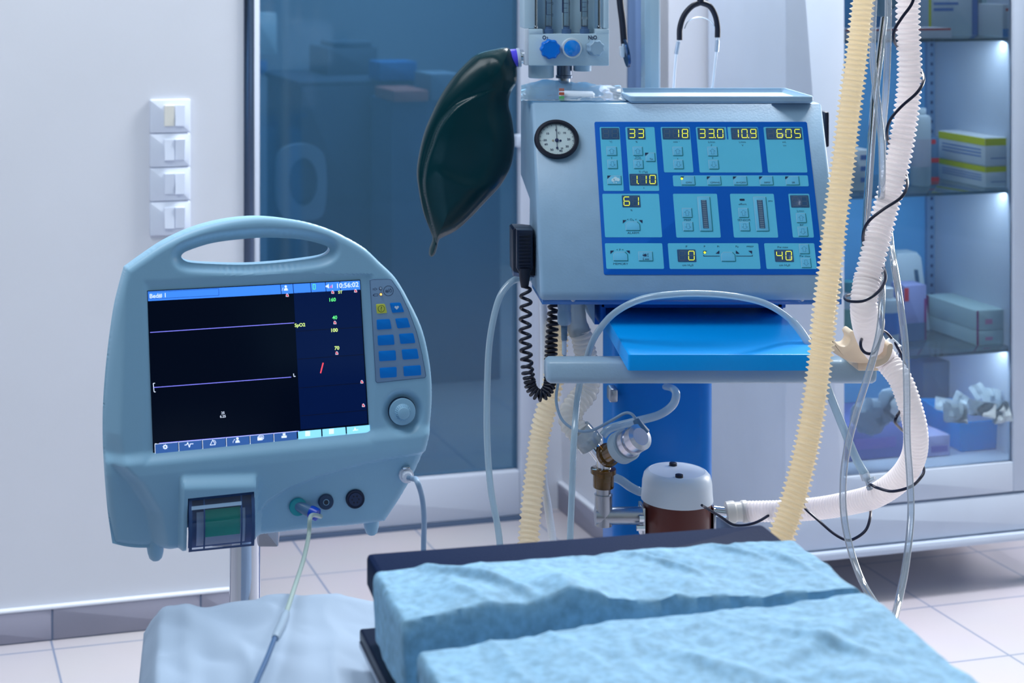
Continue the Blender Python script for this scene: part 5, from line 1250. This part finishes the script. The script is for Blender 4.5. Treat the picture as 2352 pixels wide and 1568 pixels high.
mb = MB().tube(path([(1248, 688, 3.02), (1250, 800, 3.02), (1248, 950, 3.02), (1246, 1080, 3.0), (1258, 1160, 2.98), (1268, 1230, 2.96), (1275, 1300, 2.94)], 10), 9*3.0/F, 16)
solo('braided_hose', mb, mat('braided_white', (225, 232, 246), .4, bump=.8, bscale=300), 'white braided hose hanging behind the yellowish corrugated hose', 'hose')
mb = MB().tube(path([(1308, 1300, 2.75), (1310, 1225, 2.76), (1314, 1120, 2.77), (1319, 1000, 2.78), (1330, 890, 2.84), (1347, 825, 2.84), (1368, 770, 2.80), (1410, 720, 2.76), (1470, 688, 2.74), (1540, 676, 2.73), (1620, 674, 2.73), (1700, 682, 2.74), (1765, 700, 2.76), (1820, 738, 2.78), (1858, 790, 2.76), (1885, 850, 2.74), (1908, 910, 2.73), (1940, 990, 2.72), (1966, 1052, 2.72), (1984, 1084, 2.72)], 10), [7.6*2.76/F]*130+[9.5*2.74/F]*61, 16)
lt_ = root('looped_tube', 'clear tube arching over the blue shelf and down to a plastic tap', 'tube', P(1620, 680, 2.73))
part('tubing', mb, lt_, SIL)
mb = MB(); e = P(1984, 1084, 2.72)
mb.lathe(e, (.35, 0, -.93), [(.0078, 0), (.0078, .012), (.004, .013), (.004, .024), (.0052, .025), (.0052, .029)], 16)
mb.tube([P(1992, 1104, 2.72), P(2010, 1098, 2.71)], .0035, 12)
part('plastic_tap', mb, lt_, glassmat('tap_clear', (228, 238, 246), .25, .35, (225, 235, 245)))
mb = MB().tube(path([(1530, 888, 3.0), (1545, 892, 2.95), (1553, 905, 2.93), (1545, 930, 2.93), (1515, 952, 2.93), (1470, 965, 2.93), (1430, 975, 2.94), (1400, 985, 2.94), (1384, 1000, 2.94)], 10), 9.5*2.93/F, 16, flat=.8)
solo('drain_tube', mb, SIL, 'thick pale tube curving under the handle bar to the clear hose cuff', 'tube')
mb = MB().tube(path([(1404, 1094, 2.98), (1425, 1102, 2.98), (1448, 1118, 2.98), (1468, 1128, 2.98), (1482, 1130, 2.97)], 8), 10*2.98/F, 14, flat=.5)
solo('flat_tube', mb, SIL, 'short flattened pale tube between amber adapter and humidifier cap', 'tube')

mb, _ = corrugated([(1992, -120, 2.50), (1982, 0, 2.50), (1970, 110, 2.50), (1954, 230, 2.49), (1937, 370, 2.48), (1921, 490, 2.47), (1907, 610, 2.46), (1894, 720, 2.46), (1885, 810, 2.46), (1874, 900, 2.45), (1858, 1000, 2.44), (1838, 1090, 2.43), (1819, 1160, 2.42), (1797, 1225, 2.41), (1770, 1290, 2.40), (1745, 1380, 2.39), (1730, 1500, 2.38)],
                   [28, 28, 28.5, 29, 30, 30, 30, 30, 30, 30.5, 31, 32, 32.5, 33, 33, 33, 33], .0077, .25, 10, 32, 1.7)
solo('corrugated_hose', mb, YEL, 'large yellowish corrugated hose running down in front of the ventilator right edge', 'hose')
wh = root('white_breathing_hose', 'large white corrugated hose held by the bone-coloured bracket, black wire around it', 'hose', P(2000, 780, 2.6))
WP = [(2096, -120, 2.60), (2086, 0, 2.60), (2086, 70, 2.60), (2089, 140, 2.60), (2088, 200, 2.60), (2080, 270, 2.60), (2066, 350, 2.60), (2047, 430, 2.60), (2026, 510, 2.60), (2010, 570, 2.59), (1992, 640, 2.58), (1984, 700, 2.57), (1990, 755, 2.60), (2008, 795, 2.66), (2034, 826, 2.68), (2066, 868, 2.66), (2088, 925, 2.65), (2103, 990, 2.65), (2098, 1050, 2.67), (2066, 1100, 2.70), (2010, 1138, 2.74), (1950, 1155, 2.79), (1880, 1167, 2.84), (1800, 1173, 2.89), (1712, 1174, 2.93)]
WR_ = [27, 28, 28, 28.5, 29, 29.5, 30, 30, 30, 30.5, 31, 31, 30, 30, 29, 28, 28, 28, 28, 28, 27, 26.5, 25.5, 24.5, 23.5]
mb, _ = corrugated(WP[:11], WR_[:11], .0082, .24, 8, 32); part('hose_body', mb, wh, WHH)
mb, _ = corrugated(WP[10:], WR_[10:], .0062, .10, 6, 32); part('hose_body', mb, wh, WHH)
mb = MB().tube(path([(1722, 1174, 2.93), (1712, 1174, 2.93), (1690, 1175, 2.93), (1668, 1176, 2.93)], 6), [23*2.93/F]*5+[25*2.93/F]*4+[22*2.93/F]*4+[25*2.93/F]*3+[24*2.93/F]*3, 28)
part('hose_cuff', mb, wh, mat('cuff_ivory', (232, 230, 226), .25, transl=.35))
# black wire wound round the white hose
wp = [(2104, -40, 2.57), (2096, 5, 2.565), (2072, 40, 2.565), (2055, 68, 2.57), (2053, 92, 2.585), (2066, 112, 2.63), (2100, 140, 2.64), (2119, 168, 2.61), (2120, 190, 2.58), (2104, 215, 2.565), (2070, 245, 2.565), (2045, 275, 2.57), (2037, 305, 2.59), (2045, 335, 2.63), (2070, 370, 2.64), (2082, 405, 2.60), (2083, 430, 2.575), (2068, 455, 2.56), (2030, 480, 2.56), (1998, 505, 2.565), (1984, 530, 2.58), (1984, 560, 2.61), (2000, 590, 2.635), (2024, 605, 2.62), (2033, 625, 2.58), (2032, 648, 2.56), (2015, 672, 2.54), (1985, 690, 2.53), (1955, 692, 2.53), (1941, 686, 2.54), (1945, 678, 2.58), (1970, 678, 2.63), (2010, 700, 2.65), (2028, 730, 2.63), (2026, 765, 2.60), (2016, 795, 2.58), (2004, 811, 2.565), (1988, 810, 2.565), (1978, 798, 2.57), (1978, 782, 2.58), (1990, 765, 2.64), (2030, 760, 2.70), (2060, 795, 2.70), (2076, 830, 2.69), (2088, 880, 2.70), (2076, 930, 2.68), (2062, 952, 2.64), (2056, 968, 2.64), (2066, 982, 2.67), (2086, 1000, 2.70), (2108, 1040, 2.70), (2122, 1078, 2.68), (2112, 1100, 2.665), (2090, 1118, 2.65), (2050, 1128, 2.67), (2015, 1120, 2.69), (1998, 1113, 2.71), (1996, 1130, 2.78), (1999, 1160, 2.78), (1999, 1185, 2.74), (1990, 1215, 2.72), (1968, 1234, 2.72), (1945, 1240, 2.73), (1915, 1225, 2.74), (1880, 1195, 2.76), (1850, 1168, 2.79), (1838, 1150, 2.84), (1800, 1160, 2.90), (1740, 1198, 2.88), (1690, 1206, 2.88), (1655, 1186, 2.88), (1622, 1166, 2.87), (1612, 1160, 2.86)]
solo('black_wire', MB().tube(path(wp, 7), 3.5*2.6/F, 8), mat('wire_black', (8, 20, 52), .3), 'thin black wire wound in a spiral round the white hose', 'wire')
# drip rod with clamp
rod = root('support_rod', 'slim steel rod with dark clamp, leaning between the two large hoses', 'rod', P(1967, 850, 2.75))
part('rod_shaft', MB().tube([P(2031, 40, 2.70), P(2008, 230, 2.71), P(1967, 850, 2.79)], [8*2.7/F, 9*2.7/F, 9.5*2.7/F], 20), rod, CHROME)
part('rod_shaft', MB().tube([P(2036, -160, 2.70), P(2031, 44, 2.70)], 7*2.7/F, 16), rod, CHROME)
mb = MB(); f2 = HF(2.69); mb.prism(f2, f2.poly([(2016, -20), (2064, -20), (2060, 12), (2045, 26), (2044, 38), (2019, 38), (2018, 22)]), -.02, .004, .002)
mb.lathe(P(2049, 0, 2.685), (.1, -1, 0), [(.010, 0), (.010, .008), (.007, .009)], 20)
part('clamp', mb, rod, mat('clamp_slate', (62, 96, 122), .4, .3))
# thin clear tubes
solo('clear_tubing', MB().tube(path([(2014, -120, 2.55), (2006, 20, 2.55), (2004, 120, 2.55), (2010, 190, 2.54), (2018, 260, 2.54), (2025, 330, 2.54), (2026, 420, 2.56), (2022, 500, 2.64), (2024, 600, 2.63), (2026, 680, 2.56), (2020, 760, 2.53), (2006, 820, 2.52), (1988, 880, 2.52), (1966, 950, 2.52), (1946, 1030, 2.52), (1937, 1100, 2.52), (1938, 1180, 2.52), (1952, 1255, 2.50), (1978, 1330, 2.46), (2010, 1385, 2.40), (2046, 1432, 2.34), (2080, 1470, 2.3)], 9), 8*2.54/F, 14), CLR,
     'clear thin tube hanging in front of the handle bar end, left strand of the two', 'tube')
solo('clear_tubing', MB().tube(path([(2040, -120, 2.56), (2040, 40, 2.56), (2038, 140, 2.56), (2034, 220, 2.57), (2028, 300, 2.60), (2030, 400, 2.66), (2038, 480, 2.68), (2046, 560, 2.66), (2056, 620, 2.58), (2068, 700, 2.53), (2079, 790, 2.52), (2083, 900, 2.52), (2084, 1010, 2.52), (2090, 1100, 2.52), (2092, 1190, 2.50), (2080, 1300, 2.45), (2064, 1380, 2.4), (2052, 1430, 2.34), (2040, 1480, 2.3)], 9), 8*2.54/F, 14), CLR,
     'clear thin tube hanging straight down beside the cabinet, right strand of the two', 'tube')
solo('tube_clip', MB().lathe(P(2054, 1420, 2.34), (-.15, 0, -1), [(.0060, 0), (.0064, .002), (.0064, .012)], 14), glassmat('clip_clear', (225, 236, 246), .2, .4, (225, 236, 246)), 'small clear joint where the two thin tubes meet at drape edge', 'tube joint')
# hose bracket on the bar end
hb = root('hose_bracket', 'bone-coloured clawed hose bracket on the right end of the handle bar', 'bracket', P(1975, 828, 2.74))
BONE = mat('bone_plastic', (238, 222, 200), .4, transl=.25)
fr = HF(2.72)
o1 = smooth2(fr.poly([(1905, 778), (1914, 780), (1924, 790), (1936, 794), (1946, 790), (1951, 778), (1947, 766), (1954, 758), (1962, 762), (1970, 775), (1985, 800), (2010, 820), (2012, 832), (1960, 832), (1935, 822), (1908, 803)]), 3)
part('left_claw', MB().prism(fr, o1, -.03, .004, .003), hb, BONE)
fr = HF(2.62)
o2 = smooth2(fr.poly([(2008, 828), (2028, 822), (2036, 812), (2038, 795), (2046, 788), (2052, 794), (2048, 815), (2038, 832), (2018, 842), (2006, 842)]), 3)
part('right_claw', MB().prism(fr, o2, -.02, .0, .002), hb, BONE)
fr = HF(2.70)
o3 = smooth2(fr.poly([(2034, 792), (2050, 778), (2056, 780), (2066, 790), (2062, 796), (2072, 794), (2066, 812), (2058, 828), (2044, 836), (2050, 812)]), 3)
part('far_claw', MB().prism(fr, o3, -.012, .0, .002), hb, mat('clip_white', (228, 236, 248), .35, transl=.3))
part('bracket_stem', MB().box(HF(2.76), (1955-CX)/F*2.76, (2008-CX)/F*2.76, Z(840, 2.76), Z(815, 2.76), -.06, .035, .003), hb, BONE)

# ------------------------------------------------------------------ operating table, drape
ZB_ = .9
A_ = Vector(((840-CX)/F*1.979, 1.979, ZB_)); e1 = Vector((math.cos(.205), math.sin(.205), 0)); e2 = Vector((math.sin(.175), -math.cos(.175), 0)); BW = .503
def bp3(u, v, z): p = A_+e1*u+e2*v; return Vector((p.x, p.y, z))
tbl = root('operating_table', 'dark navy padded operating table in the foreground', 'operating table', bp3(.25, .6, 0))
def slab(mb, u0, u1, v0, v1, z0, z1, bev, sl=0):
    ps_ = [bp3(u, v, 0) for u, v in ((u0, v0), (u1, v0), (u1, v1), (u0, v1))]; f_ = Fr((0, 0, 0), (1, 0, 0), (0, 1, 0))
    pl = []
    P2 = [Vector((p.x, p.y)) for p in ps_]
    for i in range(4):
        p0, p1, p2 = P2[i-1], P2[i], P2[(i+1) % 4]; r = max(bev*1.3, .004); a = p1+(p0-p1).normalized()*r; b = p1+(p2-p1).normalized()*r
        for t in (0, .33, .66, 1): pl.append(tuple((1-t)**2*a+2*t*(1-t)*p1+t*t*b))
    pl = pl if area2(pl) > 0 else pl[::-1]
    R = [mb.ring([f_.w(x, y, z) for x, y in q_]) for q_, z in ((inset(pl, sl), z0), (pl, z0+(z1-z0)*.45), (pl, z1-bev), (inset(pl, bev*.3), z1-bev*.3), (inset(pl, bev), z1))]
    for a, b in zip(R, R[1:]): mb.bridge(a, b)
    mb.face(R[0][::-1]); mb.face(R[-1]); return mb
NAVY = mat('navy_vinyl', (3, 25, 60), .6, bump=.5, bscale=350, spec=.07)
part('cushion', slab(MB(), 0, BW, 0, .205, ZB_-.062, ZB_, .006, .012), tbl, NAVY)
part('cushion', slab(MB(), 0, BW, .315, 1.7, ZB_-.062, ZB_-.002, .006, .012), tbl, NAVY)
part('table_board', slab(MB(), -.006, BW+.0, -.01, 1.7, ZB_-.104, ZB_-.092, .003), tbl, mat('board_dark', (8, 20, 46), .4, spec=.2))
part('board_edge', slab(MB(), -.008, BW+.002, -.004, 1.7, ZB_-.110, ZB_-.104, .001), tbl, STEEL)
part('cushion_base', slab(MB(), .03, BW-.02, .02, 1.68, ZB_-.094, ZB_-.06, .002), tbl, mat('board_black', (6, 12, 28), .6))
mb = MB().lathe(bp3(.25, 1.0, 0), (0, 0, 1), [(.26, 0), (.26, .08), (.12, .12), (.11, ZB_-.11)], 32)
part('pedestal', mb, tbl, STEEL)

def ridge(u, v, a, b, wd):
    a, b, p = Vector(a), Vector(b), Vector((u, v)); ab = b-a; t = max(0, min(1, (p-a).dot(ab)/ab.length_squared)); d_ = (p-a-ab*t).length
    return math.exp(-(d_/wd)**2)*math.sin(math.pi*min(1, max(.0, t*.9+.05)))
def drape_z(u, v):
    z = .0045
    dep = .074*max(0, min(1, (.56-u)/.42))**.8 + .004
    vw = .075*max(.16, min(1, (.60-u)/.5)); x = (v-.222+.012*math.sin(u*9))/vw
    if 0 < x < 1: z -= dep*(sst(x/.28) if x < .28 else 1 if x < .62 else sst((1-x)/.38))
    z += .020*math.exp(-abs((u-.185)/.032)**1.5)*sst((v-.10)/.1)*(1 if v < .222 else math.exp(-((v-.222)/.03)**2))
    z += .012*math.exp(-(((u-.09)/.05)**2+((v-.18)/.05)**2))
    z += .012*ridge(u, v, (.05, .07), (.15, .20), .008)
    z += .007*ridge(u, v, (.29, .075), (.36, .165), .006)-.004*ridge(u, v, (.30, .075), (.372, .165), .008)
    z += .008*ridge(u, v, (.40, .072), (.455, .14), .006)-.004*ridge(u, v, (.41, .075), (.47, .16), .008)
    z += .004*ridge(u, v, (.45, .075), (.49, .20), .006)+.005*ridge(u, v, (.2, .3), (.38, .52), .012)+.006*ridge(u, v, (.35, .3), (.46, .42), .010)
    z += .006*ridge(u, v, (.30, .42), (.50, .30), .014)
    z += .0024*(1-abs(noise.noise(Vector((u*7+v*4, v*9-u*3, 11)))))**9+.0018*(1-abs(noise.noise(Vector((u*12-v*6, v*5+u*5, 21)))))**10+.0035*noise.noise(Vector((u*11, v*11, 1)))+.0022*abs(noise.noise(Vector((u*26+v*10, v*18-u*8, 4))))+.0012*noise.noise(Vector((u*60, v*60, 7)))
    return z
g = []; NU, NV = 190, 240; U0, U1 = -.085, BW+.11
for j in range(NV+1):
    v = .075+(1.25-.075)*(j/NV)**1.35; row = []
    for i in range(NU+1):
        ul = U0+(U1-U0)*i/NU
        vv = v+.004*noise.noise(Vector((ul*14, 0, 0)))*(1 if j < 12 else 0)
        z = drape_z(max(0, min(BW, ul)), vv); zo = 0; uo = ul; r = .012
        if ul < 0:
            a = min(-ul, r*1.57)/r; hang = max(0, -ul-r*1.57)
            uo = -r*.5*math.sin(a)+hang*.02 - .006*noise.noise(Vector((vv*16, ul*9, 3)))*min(1, hang/.03); zo = -(r*(1-math.cos(a))+hang*.98)
            zo += .003*noise.noise(Vector((vv*30, ul*20, 9)))
            if .225 < vv < .30: uo += .008*sst((-ul)/.05)*sst((vv-.225)/.015)*sst((.30-vv)/.015)
        if ul > BW:
            k = ul-BW; a = min(k, r*1.57)/r; hang = max(0, k-r*1.57)
            uo = BW+r*math.sin(a)+hang*.12+.005*noise.noise(Vector((vv*14, ul*9, 3)))*min(1, hang/.03); zo = -(r*(1-math.cos(a))+hang*.98)
        if ul > BW: z = drape_z(BW, vv)
        p = bp3(uo, vv, ZB_+z+zo); row.append(p)
    g.append(row)
mb = MB(); mb.grid(g)
DRM = mat('drape_blue', (128, 173, 204), .75, var=.17, vscale=95, bump=.5, bscale=900, transl=.03)
solo('surgical_drape', mb, DRM, 'light blue creased paper drape over the operating table', 'drape', sharp=60)

# white cloth over an instrument stand, lower left
g = []; NU, NV = 90, 90
xl = lambda y: 325 if y < 1400 else 325+(y-1400)*.24
for j in range(NV+1):
    row = []; t = j/NV
    for i in range(NU+1):
        s_ = i/NU; y = 2.20-.62*t
        x0 = -.250+.05*t; x1 = .20-.0*t; x = x0+(x1-x0)*s_
        z = .757+.018*math.exp(-((s_-.55)/.35)**2)-.01*t
        z += .008*noise.noise(Vector((x*9, y*7, 5)))+.006*abs(noise.noise(Vector((x*16+y*10, y*12, 2))))
        z += .006*math.exp(-((s_-.10-.12*t)/.05)**2)*math.sin(s_*55)*.5
        dc_ = math.hypot(s_*.45, t*.6); z += .007*math.sin(9*math.atan2(t*.6+.01, s_*.45+.01)+3*noise.noise(Vector((s_*4, t*4, 0))))*math.exp(-dc_/.09)*min(1, dc_/.02)
        z += .005*(1-abs(noise.noise(Vector((x*8+y*5, y*6-x*3, 31)))))**8
        drop = 0
        # far and left hems fall away
        if t < .06: drop = (.06-t)/.06*.05
        if s_ < .05: drop = max(drop, (.05-s_)/.05*.045)
        y_ = y+(.0 if t > .06 else .01)
        hx = .02*math.sin(s_*3.0)*0
        # rounded outline
        y_ -= .10*max(0, (abs(s_-.42)-.22))**1.4*(1-t)
        row.append(Vector((x, y_, z-drop)))
    g.append(row)
first = g[0]; skirt = []
for k in range(1, 6):
    skirt.insert(0, [p+Vector((-.004*k if i < 4 else 0, .006*k, -.035*k)) for i, p in enumerate(first)])
g = skirt+g
g = [[row[0]+Vector((-.003*k, 0, -.045*k)) for k in range(6, 0, -1)]+row for row in g]
mb = MB(); mb.grid(g)
solo('white_cloth', mb, mat('cotton_white', (164, 184, 208), .85, bump=.2, bscale=500, transl=.15), 'rumpled white cloth covering a low stand beside the operating table', 'cloth', sharp=60)
stn = root('instrument_stand', 'small steel stand hidden under the white cloth', 'stand', (0, 1.85, 0))
part('stand_top', MB().box(FZ, -.19, .17, 1.62, 2.08, .700, .715, .004), stn, STEEL)
for x in (-.17, .15):
    for y in (1.65, 2.05): part('leg', MB().lathe((x, y, 0), (0, 0, 1), [(.012, 0), (.012, .70)], 14), stn, STEEL)
